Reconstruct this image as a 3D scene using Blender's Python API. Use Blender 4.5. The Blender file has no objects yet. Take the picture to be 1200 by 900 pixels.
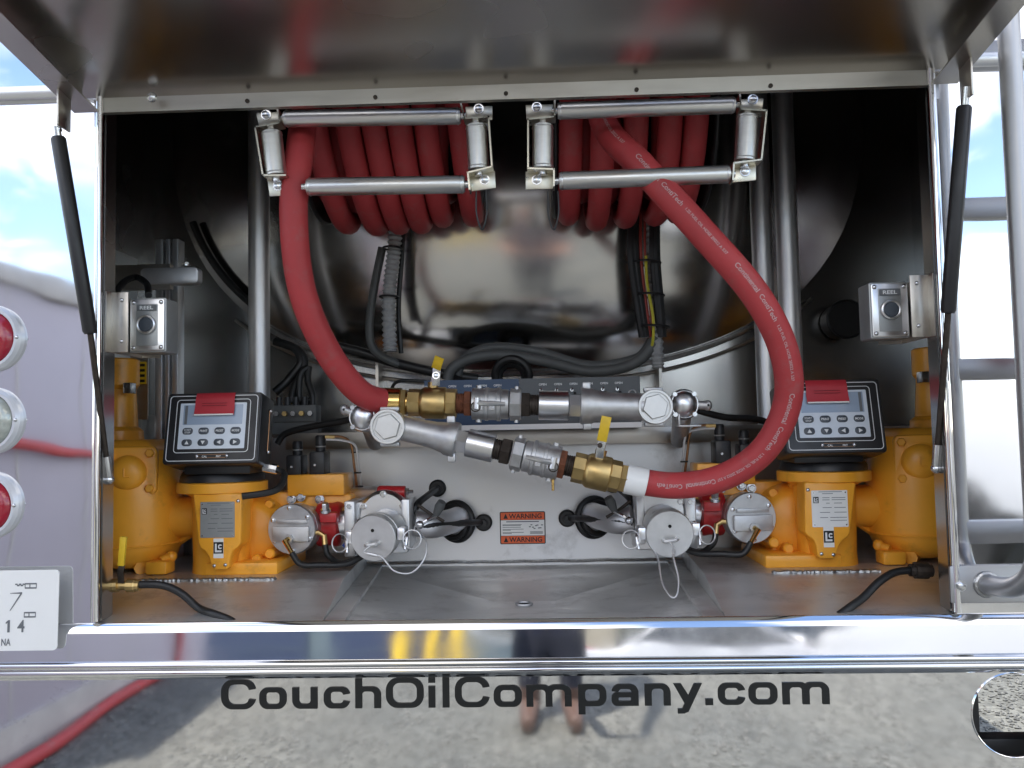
import bpy, bmesh, math, random
from mathutils import Vector, Matrix
random.seed(7)
rad = math.radians
scene = bpy.context.scene
COL = scene.collection

# ------------------------------------------------------------------ camera
YAW, PITCH, ROLL = rad(2.085), rad(3.333), rad(-1.09)
CAM = Vector((0.0535, -1.551, 1.237))
FPX = 985.0
_f = Vector((-math.sin(YAW)*math.cos(PITCH), math.cos(YAW)*math.cos(PITCH), math.sin(PITCH)))
_r = Vector((math.cos(YAW), math.sin(YAW), 0))
_u = _r.cross(_f)
CR = math.cos(ROLL)*_r + math.sin(ROLL)*_u
CU = -math.sin(ROLL)*_r + math.cos(ROLL)*_u
CF = _f
cd = bpy.data.cameras.new('camera'); cam = bpy.data.objects.new('camera', cd); COL.objects.link(cam)
cd.sensor_fit = 'HORIZONTAL'; cd.sensor_width = 36.0; cd.lens = FPX/1200*36.0
cd.clip_start = 0.02; cd.clip_end = 3000
mw = Matrix((CR, CU, -CF)).transposed().to_4x4(); mw.translation = CAM
cam.matrix_world = mw
scene.camera = cam

# ------------------------------------------------------------------ light
SUN = Vector((-0.28, 0.38, 1.15)).normalized()
SUN_EL = math.asin(SUN.z); SUN_ROT = math.atan2(SUN.x, SUN.y)
world = bpy.data.worlds.new('World'); scene.world = world; world.use_nodes = True
wn, wl = world.node_tree.nodes, world.node_tree.links
wn.clear()
wo = wn.new('ShaderNodeOutputWorld'); bg = wn.new('ShaderNodeBackground'); bg.inputs[1].default_value = 0.15
sky = wn.new('ShaderNodeTexSky'); sky.sky_type = 'NISHITA'; sky.sun_disc = False
sky.sun_elevation = SUN_EL; sky.sun_rotation = SUN_ROT; sky.air_density = 1.0; sky.dust_density = 0.4; sky.altitude = 1200
tc = wn.new('ShaderNodeTexCoord'); sx = wn.new('ShaderNodeSeparateXYZ'); wl.new(tc.outputs['Generated'], sx.inputs[0])
ad = wn.new('ShaderNodeMath'); ad.operation = 'ADD'; ad.inputs[1].default_value = 0.22; wl.new(sx.outputs[2], ad.inputs[0])
mx = wn.new('ShaderNodeMath'); mx.operation = 'MAXIMUM'; mx.inputs[1].default_value = 0.08; wl.new(ad.outputs[0], mx.inputs[0])
dv = wn.new('ShaderNodeVectorMath'); dv.operation = 'DIVIDE'; mp_ = wn.new('ShaderNodeMapping'); mp_.inputs['Scale'].default_value = (-1, 1, 1); wl.new(tc.outputs['Generated'], mp_.inputs[0]); wl.new(mp_.outputs[0], dv.inputs[0]); wl.new(mx.outputs[0], dv.inputs[1])
nz = wn.new('ShaderNodeTexNoise'); nz.inputs['Scale'].default_value = 1.5; nz.inputs['Detail'].default_value = 7; nz.inputs['Roughness'].default_value = 0.58
wl.new(dv.outputs[0], nz.inputs['Vector'])
cr = wn.new('ShaderNodeValToRGB'); cr.color_ramp.elements[0].position = 0.45; cr.color_ramp.elements[1].position = 0.64
wl.new(nz.outputs[0], cr.inputs[0])
mc = wn.new('ShaderNodeMixRGB'); mc.inputs[2].default_value = (9.6, 9.0, 8.2, 1)
wl.new(cr.outputs[0], mc.inputs[0]); wl.new(sky.outputs[0], mc.inputs[1])
wl.new(mc.outputs[0], bg.inputs[0]); wl.new(bg.outputs[0], wo.inputs[0])
sd = bpy.data.lights.new('sun', 'SUN'); sd.energy = 2.8; sd.angle = rad(0.5); sd.color = (1.0, 0.93, 0.83)
so = bpy.data.objects.new('sun', sd); COL.objects.link(so)
so.rotation_euler = SUN.to_track_quat('Z', 'Y').to_euler()
vs = scene.view_settings
vs.view_transform = 'Standard'; vs.look = 'None'; vs.gamma = 1.0; vs.exposure = 1.45
scene.cycles.use_denoising = True
scene.cycles.max_bounces = 10; scene.cycles.glossy_bounces = 8; scene.cycles.diffuse_bounces = 5
scene.cycles.caustics_reflective = True; scene.cycles.blur_glossy = 0.6; scene.cycles.sample_clamp_indirect = 6.0

# ------------------------------------------------------------------ helpers
def P(px, py, Y):
    """photo pixel (1200x900) -> point on the vertical plane y = Y"""
    d = CF + CR*((px-600)/FPX) + CU*((450-py)/FPX)
    t = (Y-CAM.y)/d.y
    return CAM + d*t
def PX(px, Y): return (Y-CAM.y)/FPX*px
def spline(pts, k=8, closed=False):
    pts = [Vector(p) for p in pts]; out = []; n = len(pts)
    for i in range(n if closed else n-1):
        if closed: a, b, c, d = pts[i-1], pts[i], pts[(i+1) % n], pts[(i+2) % n]
        else: a, b, c, d = pts[max(i-1, 0)], pts[i], pts[i+1], pts[min(i+2, n-1)]
        for j in range(k):
            t = j/k
            out.append(0.5*((2*b)+(c-a)*t+(2*a-5*b+4*c-d)*t*t+(3*b-a-3*c+d)*t**3))
    if not closed: out.append(pts[-1])
    return out
def basis(axis):
    a = Vector(axis).normalized()
    h = Vector((0, 0, 1)) if abs(a.z) < 0.9 else Vector((1, 0, 0))
    x = h.cross(a).normalized(); return x, a.cross(x).normalized(), a
ORG = {}
class MB:
    def __init__(s): s.v = []; s.f = []
    def add(s, vs_, fs):
        o = len(s.v); s.v += [Vector(p) for p in vs_]; s.f += [tuple(i+o for i in q) for q in fs]; return s
    def box(s, c, size, R=None):
        c = Vector(c); h = Vector(size)/2; vs_ = []
        for z in (-1, 1):
            for y in (-1, 1):
                for x in (-1, 1):
                    p = Vector((x*h.x, y*h.y, z*h.z)); vs_.append(c + (R @ p if R else p))
        return s.add(vs_, [(0, 2, 3, 1), (4, 5, 7, 6), (0, 1, 5, 4), (2, 6, 7, 3), (0, 4, 6, 2), (1, 3, 7, 5)])
    def bb(s, x0, x1, y0, y1, z0, z1): return s.box(((x0+x1)/2, (y0+y1)/2, (z0+z1)/2), (x1-x0, y1-y0, z1-z0))
    def lathe(s, o, axis, prof, n=24, ph=0.0):
        o = Vector(o); x, y, a = basis(axis); vs_ = []; fs = []
        for t, r in prof:
            for i in range(n):
                an = 2*math.pi*i/n+ph; vs_.append(o+a*t+(x*math.cos(an)+y*math.sin(an))*r)
        for k in range(len(prof)-1):
            for i in range(n):
                j = (i+1) % n; fs.append((k*n+i, k*n+j, (k+1)*n+j, (k+1)*n+i))
        fs.append(tuple(range(n))[::-1]); fs.append(tuple((len(prof)-1)*n+i for i in range(n)))
        return s.add(vs_, fs)
    def cyl(s, p0, p1, r, r1=None, n=20, ph=0.0):
        p0 = Vector(p0); p1 = Vector(p1); L = (p1-p0).length
        return s.lathe(p0, p1-p0, [(0, r), (L, r if r1 is None else r1)], n, ph)
    def pipe(s, p0, p1, prof, n=24):
        p0 = Vector(p0); p1 = Vector(p1); L = (p1-p0).length
        return s.lathe(p0, p1-p0, [(t*L, r) for t, r in prof], n)
    def tube(s, pts, r, n=12, closed=False):
        pts = [Vector(p) for p in pts]; m = len(pts); rr = r if isinstance(r, (list, tuple)) else [r]*m
        tg = []
        for i in range(m):
            if closed: t = pts[(i+1) % m]-pts[i-1]
            else: t = pts[min(i+1, m-1)]-pts[max(i-1, 0)]
            tg.append(t.normalized())
        x, _, _ = basis(tg[0]); vs_ = []; fs = []
        for i in range(m):
            x = (x-tg[i]*x.dot(tg[i])).normalized(); y = tg[i].cross(x)
            for j in range(n):
                an = 2*math.pi*j/n; vs_.append(pts[i]+(x*math.cos(an)+y*math.sin(an))*rr[i])
        for i in range(m if closed else m-1):
            a, b = i*n, ((i+1) % m)*n
            for j in range(n):
                k = (j+1) % n; fs.append((a+j, a+k, b+k, b+j))
        if not closed: fs.append(tuple(range(n))[::-1]); fs.append(tuple((m-1)*n+j for j in range(n)))
        return s.add(vs_, fs)
    def torus(s, c, axis, R, r, N=36, n=10):
        x, y, a = basis(axis); c = Vector(c)
        return s.tube([c+(x*math.cos(2*math.pi*i/N)+y*math.sin(2*math.pi*i/N))*R for i in range(N)], r, n, True)
    def sphere(s, c, r, nu=20, nv=12):
        c = Vector(c); r = Vector((r, r, r)) if isinstance(r, (int, float)) else Vector(r); vs_ = []; fs = []
        for i in range(1, nv):
            th = math.pi*i/nv
            for j in range(nu):
                ph = 2*math.pi*j/nu
                vs_.append(c+Vector((r.x*math.sin(th)*math.cos(ph), r.y*math.sin(th)*math.sin(ph), r.z*math.cos(th))))
        top = len(vs_); vs_ += [c+Vector((0, 0, r.z)), c-Vector((0, 0, r.z))]
        for i in range(nv-2):
            for j in range(nu):
                k = (j+1) % nu; fs.append((i*nu+j, (i+1)*nu+j, (i+1)*nu+k, i*nu+k))
        for j in range(nu):
            k = (j+1) % nu; fs.append((top, j, k)); fs.append((top+1, (nv-2)*nu+k, (nv-2)*nu+j))
        return s.add(vs_, fs)
    def prism(s, poly, fr, c0, c1):
        n = len(poly); vs_ = [fr(a, b, c0) for a, b in poly]+[fr(a, b, c1) for a, b in poly]
        return s.add(vs_, [tuple(range(n))[::-1], tuple(range(n, 2*n))]+[(i, (i+1) % n, n+(i+1) % n, n+i) for i in range(n)])
    def ring(s, outer, inner, fr, c0, c1, keep=None):
        n = len(outer)
        for i in range(n):
            j = (i+1) % n
            if keep:
                m = (outer[i][0]+outer[j][0]+inner[i][0]+inner[j][0])/4, (outer[i][1]+outer[j][1]+inner[i][1]+inner[j][1])/4
                if not keep(*m): continue
            q = [outer[i], outer[j], inner[j], inner[i]]
            s.prism(q, fr, c0, c1)
        return s
    def build(s, name, mat, parent=None, smooth=35, bevel=0, seg=2, kind=None, label=None):
        org = ORG.get(parent.name, Vector()) if parent else Vector()
        me = bpy.data.meshes.new(name)
        me.from_pydata([tuple(v-org) for v in s.v], [], s.f)
        bm = bmesh.new(); bm.from_mesh(me)
        bmesh.ops.recalc_face_normals(bm, faces=bm.faces)
        if bevel:
            ed = [e for e in bm.edges if len(e.link_faces) == 2 and e.calc_face_angle(0) > 0.6]
            bmesh.ops.bevel(bm, geom=ed, offset=bevel, segments=seg, affect='EDGES', profile=0.5, clamp_overlap=True)
        bm.to_mesh(me); bm.free()
        for p in me.polygons: p.use_smooth = bool(smooth)
        if smooth: me.set_sharp_from_angle(angle=rad(smooth))
        o = bpy.data.objects.new(name, me); COL.objects.link(o)
        if mat: me.materials.append(mat)
        if parent: o.parent = parent
        ORG[o.name] = org
        if kind: o['kind'] = kind
        if label: o['label'] = label
        return o
def tag(o, label, cat, group=None):
    o['label'] = label; o['category'] = cat
    if group: o['group'] = group
    return o
def thing(name, label, cat, loc, group=None):
    o = bpy.data.objects.new(name, None); COL.objects.link(o); o.location = loc; o.empty_display_size = 0.05
    ORG[o.name] = Vector(loc); return tag(o, label, cat, group)
def frame(o, ux=(1, 0, 0), uy=(0, 0, 1)):
    o = Vector(o); ux = Vector(ux).normalized(); uy = Vector(uy).normalized(); n = ux.cross(uy)   # ux=x, uy=z -> n = -y (towards camera)
    return lambda a, b, c=0.0: o+ux*a+uy*b+n*c
def rrect(w, h, r, seg=5, sub=1):
    r = min(r, w/2-1e-5, h/2-1e-5); out = []
    cs = [(w/2-r, h/2-r, 0), (-w/2+r, h/2-r, 90), (-w/2+r, -h/2+r, 180), (w/2-r, -h/2+r, 270)]
    for q, (cx, cy, a0) in enumerate(cs):
        arc = [(cx+r*math.cos(rad(a0+90*i/seg)), cy+r*math.sin(rad(a0+90*i/seg))) for i in range(seg+1)]
        out += arc
        nx, ny, na = cs[(q+1) % 4]; e = (nx+r*math.cos(rad(na)), ny+r*math.sin(rad(na)))
        for i in range(1, sub): out.append((arc[-1][0]+(e[0]-arc[-1][0])*i/sub, arc[-1][1]+(e[1]-arc[-1][1])*i/sub))
    return out
def off(poly, dx, dy): return [(a+dx, b+dy) for a, b in poly]
_tc = {}
def text2d(st):
    if st not in _tc:
        c = bpy.data.curves.new('t', 'FONT'); c.body = st; c.size = 1.0; c.resolution_u = 3; c.offset = 0.018
        o = bpy.data.objects.new('t', c); me = bpy.data.meshes.new_from_object(o)
        vs_ = [(v.co.x, v.co.y) for v in me.vertices]; fs = [tuple(p.vertices) for p in me.polygons]
        bpy.data.objects.remove(o); bpy.data.curves.remove(c); bpy.data.meshes.remove(me)
        _tc[st] = (vs_, fs)
    return _tc[st]
def put_text(mb, st, h, fr, x, y, c, width=None, align='c'):
    """flat lettering: cap height h, centred at (x,y) (or left at x)"""
    vs_, fs = text2d(st)
    if not vs_: return mb
    x0 = min(v[0] for v in vs_); x1 = max(v[0] for v in vs_); y0 = min(v[1] for v in vs_); y1 = max(v[1] for v in vs_)
    ky = h/(y1-y0); kx = (width/(x1-x0)) if width else ky
    ox = x-(x0+x1)/2*kx if align == 'c' else x-x0*kx
    oy = y-(y0+y1)/2*ky
    return mb.add([fr(v[0]*kx+ox, v[1]*ky+oy, c) for v in vs_], fs)
def bolt(mb, p, axis, r, h, washer=True):
    p = Vector(p); a = Vector(axis).normalized()
    if washer: mb.cyl(p, p+a*h*0.3, r*1.35, n=14)
    mb.lathe(p+a*(h*0.3 if washer else 0), a, [(0, r), (h*0.6, r), (h*0.7, r*0.8)], 6, random.random())
    return mb

# ------------------------------------------------------------------ materials
MATS = {}
def mat(name, col, metal=0.0, rough=0.5, var=0.0, nscale=20, stretch=(1, 1, 1), rvar=0.0, bump=0.0, bscale=None, bdist=0.002,
        wave=0.0, wscale=2.0, dark=None, spec=0.5, coat=0.0, trans=0.0, grime=None, detail=4):
    m = bpy.data.materials.new(name); m.use_nodes = True; nt = m.node_tree; N, L = nt.nodes, nt.links
    b = N['Principled BSDF']
    b.inputs['Base Color'].default_value = (*col, 1); b.inputs['Metallic'].default_value = metal; b.inputs['Roughness'].default_value = rough
    b.inputs['Specular IOR Level'].default_value = spec; b.inputs['Coat Weight'].default_value = coat; b.inputs['Coat Roughness'].default_value = 0.12
    b.inputs['Transmission Weight'].default_value = trans
    tcn = N.new('ShaderNodeTexCoord'); mp = N.new('ShaderNodeMapping'); mp.inputs['Scale'].default_value = stretch
    L.new(tcn.outputs['Object'], mp.inputs[0])
    if var or rvar:
        nn = N.new('ShaderNodeTexNoise'); nn.inputs['Scale'].default_value = nscale; nn.inputs['Detail'].default_value = detail; nn.inputs['Roughness'].default_value = 0.6
        L.new(mp.outputs[0], nn.inputs['Vector'])
        rp = N.new('ShaderNodeMapRange'); rp.inputs[1].default_value = 0.3; rp.inputs[2].default_value = 0.7
        L.new(nn.outputs[0], rp.inputs[0])
        if var:
            mxn = N.new('ShaderNodeMixRGB'); d = dark or tuple(c*(1-var) for c in col)
            mxn.inputs[1].default_value = (*d, 1); mxn.inputs[2].default_value = (*col, 1)
            L.new(rp.outputs[0], mxn.inputs[0]); L.new(mxn.outputs[0], b.inputs['Base Color'])
        if rvar:
            r2 = N.new('ShaderNodeMapRange'); r2.inputs[1].default_value = 0.3; r2.inputs[2].default_value = 0.7
            r2.inputs[3].default_value = max(0.02, rough-rvar); r2.inputs[4].default_value = rough+rvar
            L.new(nn.outputs[0], r2.inputs[0]); L.new(r2.outputs[0], b.inputs['Roughness'])
    if grime:
        gc, gs, lo, hi, amt = grime
        gn = N.new('ShaderNodeTexNoise'); gn.inputs['Scale'].default_value = gs; gn.inputs['Detail'].default_value = 6; gn.inputs['Roughness'].default_value = 0.68
        L.new(tcn.outputs['Object'], gn.inputs['Vector'])
        gr_ = N.new('ShaderNodeMapRange'); gr_.inputs[1].default_value = lo; gr_.inputs[2].default_value = hi; gr_.inputs[4].default_value = amt; L.new(gn.outputs[0], gr_.inputs[0])
        gm_ = N.new('ShaderNodeMixRGB'); gm_.inputs[2].default_value = (*gc, 1); L.new(gr_.outputs[0], gm_.inputs[0])
        src = b.inputs['Base Color'].links[0].from_socket if b.inputs['Base Color'].links else None
        if src: L.new(src, gm_.inputs[1])
        else: gm_.inputs[1].default_value = (*col, 1)
        L.new(gm_.outputs[0], b.inputs['Base Color'])
        if metal > .5:
            mm_ = N.new('ShaderNodeMath'); mm_.operation = 'MULTIPLY_ADD'; mm_.inputs[1].default_value = -metal*.6; mm_.inputs[2].default_value = metal
            L.new(gr_.outputs[0], mm_.inputs[0]); L.new(mm_.outputs[0], b.inputs['Metallic'])
    nrm = None
    if wave:
        n2 = N.new('ShaderNodeTexNoise'); n2.inputs['Scale'].default_value = wscale; n2.inputs['Detail'].default_value = 1.5; n2.inputs['Roughness'].default_value = 0.35
        L.new(tcn.outputs['Object'], n2.inputs['Vector'])
        bp = N.new('ShaderNodeBump'); bp.inputs['Strength'].default_value = 1.0; bp.inputs['Distance'].default_value = wave
        L.new(n2.outputs[0], bp.inputs['Height']); nrm = bp
    if bump:
        n3 = N.new('ShaderNodeTexNoise'); n3.inputs['Scale'].default_value = bscale or nscale*3; n3.inputs['Detail'].default_value = 3
        L.new(mp.outputs[0], n3.inputs['Vector'])
        b2 = N.new('ShaderNodeBump'); b2.inputs['Strength'].default_value = bump; b2.inputs['Distance'].default_value = bdist
        L.new(n3.outputs[0], b2.inputs['Height'])
        if nrm: L.new(nrm.outputs[0], b2.inputs['Normal'])
        nrm = b2
    if nrm: L.new(nrm.outputs[0], b.inputs['Normal'])
    MATS[name] = m; return m
M_polish = mat('polished_steel', (0.80, 0.80, 0.81), 1, 0.045, rvar=0.02, nscale=5, wave=0.0016, wscale=2.2, grime=((.30, .30, .28), 30, .60, .78, .35))
M_panel = mat('polished_rear_panel', (0.80, 0.80, 0.81), 1, 0.05, rvar=0.03, nscale=5, wave=0.0042, wscale=3.2)
M_rail = mat('polished_rail', (0.80, 0.80, 0.81), 1, 0.06, rvar=0.03, nscale=9, wave=0.0012, wscale=5)
M_sheet = mat('mill_sheet', (0.62, 0.625, 0.63), 0.90, 0.36, var=0.12, nscale=2.2, rvar=0.06, detail=2, wave=0.004, wscale=1.8, grime=((.14, .13, .12), 7, .58, .76, .5))
M_floor = mat('floor_plate', (0.66, 0.655, 0.64), 0.75, 0.40, var=0.16, nscale=5, rvar=0.09, detail=3, wave=0.003, wscale=4, bump=0.05, bscale=60, stretch=(1, 6, 1), bdist=.0008, grime=((.10, .085, .07), 9, .52, .72, .55))
M_wall = mat('cabinet_wall', (0.46, 0.45, 0.435), 1, 0.24, var=0.12, nscale=2.2, rvar=0.05, detail=2, wave=0.004, wscale=1.8)
M_inner = mat('painted_ceiling_shade', (0.055, 0.053, 0.05), 0.2, 0.5, var=0.2, nscale=4)  # near-black ceiling colour added to cut bounce light and deepen the cabinet's shade
M_hatch = mat('hatch_sheet', (0.56, 0.54, 0.515), 1, 0.24, var=0.15, nscale=2.5, rvar=0.05, detail=2, wave=0.003, wscale=1.2)
M_flange = mat('flange_steel', (0.58, 0.55, 0.50), 1, 0.36, var=0.12, nscale=8, rvar=0.08, stretch=(1, 5, 5))
M_tank = mat('tank_head_steel', (0.60, 0.59, 0.575), 1, 0.17, var=0.15, nscale=3, rvar=0.05, wave=0.010, wscale=2.6)
M_pipe = mat('aluminium_pipe', (0.80, 0.80, 0.81), 1, 0.48, var=0.06, nscale=14, rvar=0.03, detail=2)
M_roller = mat('roller_aluminium', (0.72, 0.715, 0.70), 1, 0.36, var=0.10, nscale=40, rvar=0.07, stretch=(.3, 3, 3))
M_zinc = mat('zinc_plate', (0.62, 0.59, 0.50), 1, 0.32, var=0.12, nscale=30, rvar=0.1)
M_bolt = mat('bolt_steel', (0.72, 0.73, 0.75), 1, 0.25, var=0.2, nscale=60)
M_cast = mat('cast_aluminium', (0.60, 0.60, 0.60), 0.9, 0.46, var=0.22, nscale=35, rvar=0.08, bump=0.25, bscale=260, bdist=0.0006)
M_mach = mat('machined_aluminium', (0.74, 0.745, 0.76), 1, 0.30, var=0.05, nscale=25, rvar=0.03, detail=2)
M_cap = mat('cap_aluminium', (0.68, 0.68, 0.67), 0.85, 0.42, var=0.12, nscale=40, rvar=0.06, bump=0.1, bscale=200, bdist=0.0004)
M_brass = mat('brass', (0.64, 0.46, 0.20), 1, 0.38, var=0.2, nscale=30, rvar=0.06, detail=2, bump=0.12, bscale=240, bdist=0.0005)
M_brassb = mat('bright_brass', (0.80, 0.55, 0.20), 1, 0.17, var=0.15, nscale=30, rvar=0.06)
M_copper = mat('copper_tube', (0.45, 0.24, 0.12), 1, 0.35, var=0.4, nscale=60)
M_rust = mat('rusty_iron', (0.22, 0.075, 0.035), 0.3, 0.7, var=0.6, nscale=70, bump=0.3, bscale=200, bdist=0.0008)
M_iron = mat('dark_iron_thread', (0.075, 0.06, 0.05), 0.7, 0.5, var=0.5, nscale=60, bump=0.3, bscale=200, bdist=0.0006)
M_yellow = mat('orange_yellow_enamel', (0.98, 0.43, 0.035), 0, 0.38, var=0.12, nscale=9, rvar=0.09, bump=0.16, bscale=90, bdist=0.0015, coat=0.1, grime=((.16, .07, .02), 14, .56, .76, .45))
M_red = mat('red_enamel', (0.50, 0.022, 0.025), 0, 0.33, var=0.25, nscale=30, bump=0.2, bscale=120, bdist=0.0008)
M_hose = mat('red_rubber_hose', (0.45, 0.050, 0.055), 0, 0.55, var=0.16, nscale=16, rvar=0.08, bump=0.12, bscale=160, bdist=0.0006, spec=0.4, grime=((.30, .13, .12), 22, .55, .78, .55))
M_hoseprint = mat('hose_print', (0.62, 0.40, 0.40), 0, 0.6, var=0.45, nscale=400)
M_black = mat('black_plastic', (0.016, 0.016, 0.018), 0, 0.42, rvar=0.08, nscale=30, bump=0.08, bscale=300, bdist=0.0004)
M_rubber = mat('black_rubber', (0.013, 0.013, 0.013), 0, 0.48, rvar=0.1, nscale=30, var=0.2)
M_grey = mat('grey_rubber', (0.10, 0.104, 0.102), 0, 0.55, var=0.2, nscale=20)
M_conduit = mat('grey_conduit', (0.40, 0.405, 0.405), 0.0, 0.45, var=0.25, nscale=40)
M_blue = mat('blue_panel', (0.022, 0.060, 0.135), 0, 0.4, var=0.15, nscale=12)
M_slate = mat('slate_panel', (0.085, 0.095, 0.105), 0, 0.42, var=0.15, nscale=12)
M_white = mat('white_print', (0.78, 0.79, 0.80), 0, 0.5)
M_plate = mat('plate_white', (0.82, 0.82, 0.80), 0, 0.35, var=0.04, nscale=10)
M_face = mat('pale_face_plate', (0.68, 0.74, 0.82), 0, 0.35)
M_lcd = mat('display_glass', (0.34, 0.42, 0.54), 0, 0.12, spec=0.5)
M_btn = mat('grey_button', (0.060, 0.072, 0.090), 0, 0.4)
M_shade = mat('switch_face', (0.36, 0.375, 0.38), 0.5, 0.4, var=0.08, nscale=50)
M_ink = mat('black_vinyl', (0.012, 0.013, 0.013), 0, 0.32, spec=0.4)
M_greyink = mat('grey_ink', (0.14, 0.15, 0.16), 0, 0.6)
M_orange = mat('warning_orange', (0.72, 0.115, 0.03), 0, 0.5)
M_tag = mat('red_paper_tag', (0.52, 0.035, 0.05), 0, 0.5, var=0.12, nscale=30, bump=0.3, bscale=25, bdist=0.002)
M_yhandle = mat('yellow_grip', (0.72, 0.47, 0.02), 0, 0.4, var=0.15, nscale=50)
M_ylw = mat('yellow_wire', (0.55, 0.50, 0.04), 0, 0.5)
M_rwire = mat('red_wire', (0.30, 0.04, 0.03), 0, 0.5)
M_bluetie = mat('blue_tape', (0.02, 0.07, 0.30), 0, 0.5)
M_wire = mat('steel_cable', (0.66, 0.66, 0.66), 0.7, 0.4)
M_lens = mat('red_lens', (0.34, 0.012, 0.03), 0, 0.12, coat=0.6, bump=0.5, bscale=160, bdist=0.0015)
M_clear = mat('clear_lens', (0.50, 0.53, 0.48), 0.2, 0.14, coat=0.6, var=0.4, nscale=60, bump=0.5, bscale=160, bdist=0.0015)
M_bezel = mat('lamp_bezel', (0.62, 0.63, 0.66), 0.2, 0.28, var=0.06, nscale=20)
M_frame = mat('black_chassis', (0.014, 0.014, 0.015), 0, 0.5, var=0.4, nscale=12)
M_tyre = mat('tyre_rubber', (0.02, 0.02, 0.02), 0, 0.75, bump=0.3, bscale=50)
M_weld = mat('weld_bead', (0.62, 0.62, 0.61), 1, 0.35, var=0.3, nscale=120, bump=0.6, bscale=180, bdist=0.002)
M_dark = mat('dark_gap', (0.006, 0.006, 0.006), 0, 0.9)

# ------------------------------------------------------------------ ground
gm = bpy.data.materials.new('gravel'); gm.use_nodes = True
N, L = gm.node_tree.nodes, gm.node_tree.links; b = N['Principled BSDF']; b.inputs['Roughness'].default_value = 0.9
t = N.new('ShaderNodeTexCoord'); v1 = N.new('ShaderNodeTexVoronoi'); v1.inputs['Scale'].default_value = 40; L.new(t.outputs['Object'], v1.inputs['Vector'])
n1 = N.new('ShaderNodeTexNoise'); n1.inputs['Scale'].default_value = 0.9; n1.inputs['Detail'].default_value = 6; L.new(t.outputs['Object'], n1.inputs['Vector'])
r1 = N.new('ShaderNodeValToRGB'); L.new(v1.outputs['Color'], r1.inputs[0])
r1.color_ramp.elements[0].color = (0.085, 0.088, 0.083, 1); r1.color_ramp.elements[1].color = (0.215, 0.220, 0.207, 1)
r2 = N.new('ShaderNodeValToRGB'); L.new(n1.outputs[0], r2.inputs[0])
r2.color_ramp.elements[0].position = 0.35; r2.color_ramp.elements[0].color = (0.72, 0.74, 0.74, 1)
r2.color_ramp.elements[1].position = 0.65; r2.color_ramp.elements[1].color = (1.05, 1.03, 0.97, 1)
mm = N.new('ShaderNodeMixRGB'); mm.blend_type = 'MULTIPLY'; mm.inputs[0].default_value = 1; L.new(r1.outputs[0], mm.inputs[1]); L.new(r2.outputs[0], mm.inputs[2])
L.new(mm.outputs[0], b.inputs['Base Color'])
bp = N.new('ShaderNodeBump'); bp.inputs['Strength'].default_value = 0.8; bp.inputs['Distance'].default_value = 0.012; bp.invert = True
L.new(v1.outputs['Distance'], bp.inputs['Height']); L.new(bp.outputs[0], b.inputs['Normal'])
g = MB(); g.add([(-400, -400, 0), (400, -400, 0), (400, 400, 0), (-400, 400, 0)], [(0, 1, 2, 3)])
g.build('ground', gm, smooth=0, kind='structure')
# loose stones where the mirror skirt and the round hole show the ground
st = MB()
def stone(x, y, r):
    k = [r*random.uniform(.6, 1.1) for _ in range(6)]; a = random.random()*6.28; ca, sa = math.cos(a), math.sin(a)
    z = r*0.35
    st.add([(x+ca*k[0], y+sa*k[0], z), (x-sa*k[1], y+ca*k[1], z), (x-ca*k[2], y-sa*k[2], z), (x+sa*k[3], y-ca*k[3], z), (x, y, z+k[4]*.7), (x, y, z-k[5])],
           [(0, 1, 4), (1, 2, 4), (2, 3, 4), (3, 0, 4), (1, 0, 5), (2, 1, 5), (3, 2, 5), (0, 3, 5)])
for _ in range(9000): stone(random.uniform(-2.3, 2.6), random.uniform(-4.2, -0.9), random.uniform(.005, .014))
for _ in range(7000): stone(random.uniform(0.9, 2.6), random.uniform(0.2, 3.4), random.uniform(.006, .014))
for _ in range(2500): stone(random.uniform(-6, 6), random.uniform(-9, -4), random.uniform(.01, .024))
M_stone = mat('gravel_stone', (0.25, 0.253, 0.24), 0, 0.9, var=0.6, nscale=38)
o = st.build('loose_gravel', M_stone, smooth=0, kind='stuff'); tag(o, 'loose grey crushed stones scattered over the yard', 'gravel')

# ------------------------------------------------------------------ tanker truck body
truck = thing('tanker_truck', 'polished steel fuel tanker truck with its rear equipment cabinet open', 'truck', (0, 0, 0))
XO, ZS, ZT = 0.78, 0.90, 1.861           # opening half width, sill, head
XB, ZB = 1.23, 2.62                       # body half width, top
def part(mb, name, m, parent=truck, **k): return mb.build(name, m, parent, **k)
part(MB().bb(-XB, -XO-.004, 0, .012, .845, ZB), 'rear_panel', M_panel, smooth=0)
part(MB().bb(XO+.004, XB, 0, .012, .845, ZB), 'rear_panel', M_panel, smooth=0)
part(MB().bb(-XO-.004, XO+.004, .0, .012, 1.915, ZB), 'rear_panel', M_panel, smooth=0)
# rounded bead and return flange round the opening
for s in (-1, 1):
    part(MB().cyl((s*(XO+.003), -.004, ZS+.004), (s*(XO+.003), -.004, 1.93), .0075, n=14), 'edge_bead', M_rail)
    part(MB().bb(s*XO-.0015, s*XO+.0015, .012, .050, ZS+.002, 1.92), 'jamb_return', M_wall, smooth=0)
# drip rails on the panels beside the hatch
for s in (-1, 1):
    m = MB(); m.cyl((s*.815, -.012, 1.905), (s*XB, -.012, 1.905), .0125, n=14); part(m, 'drip_rail', M_pipe)
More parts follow.
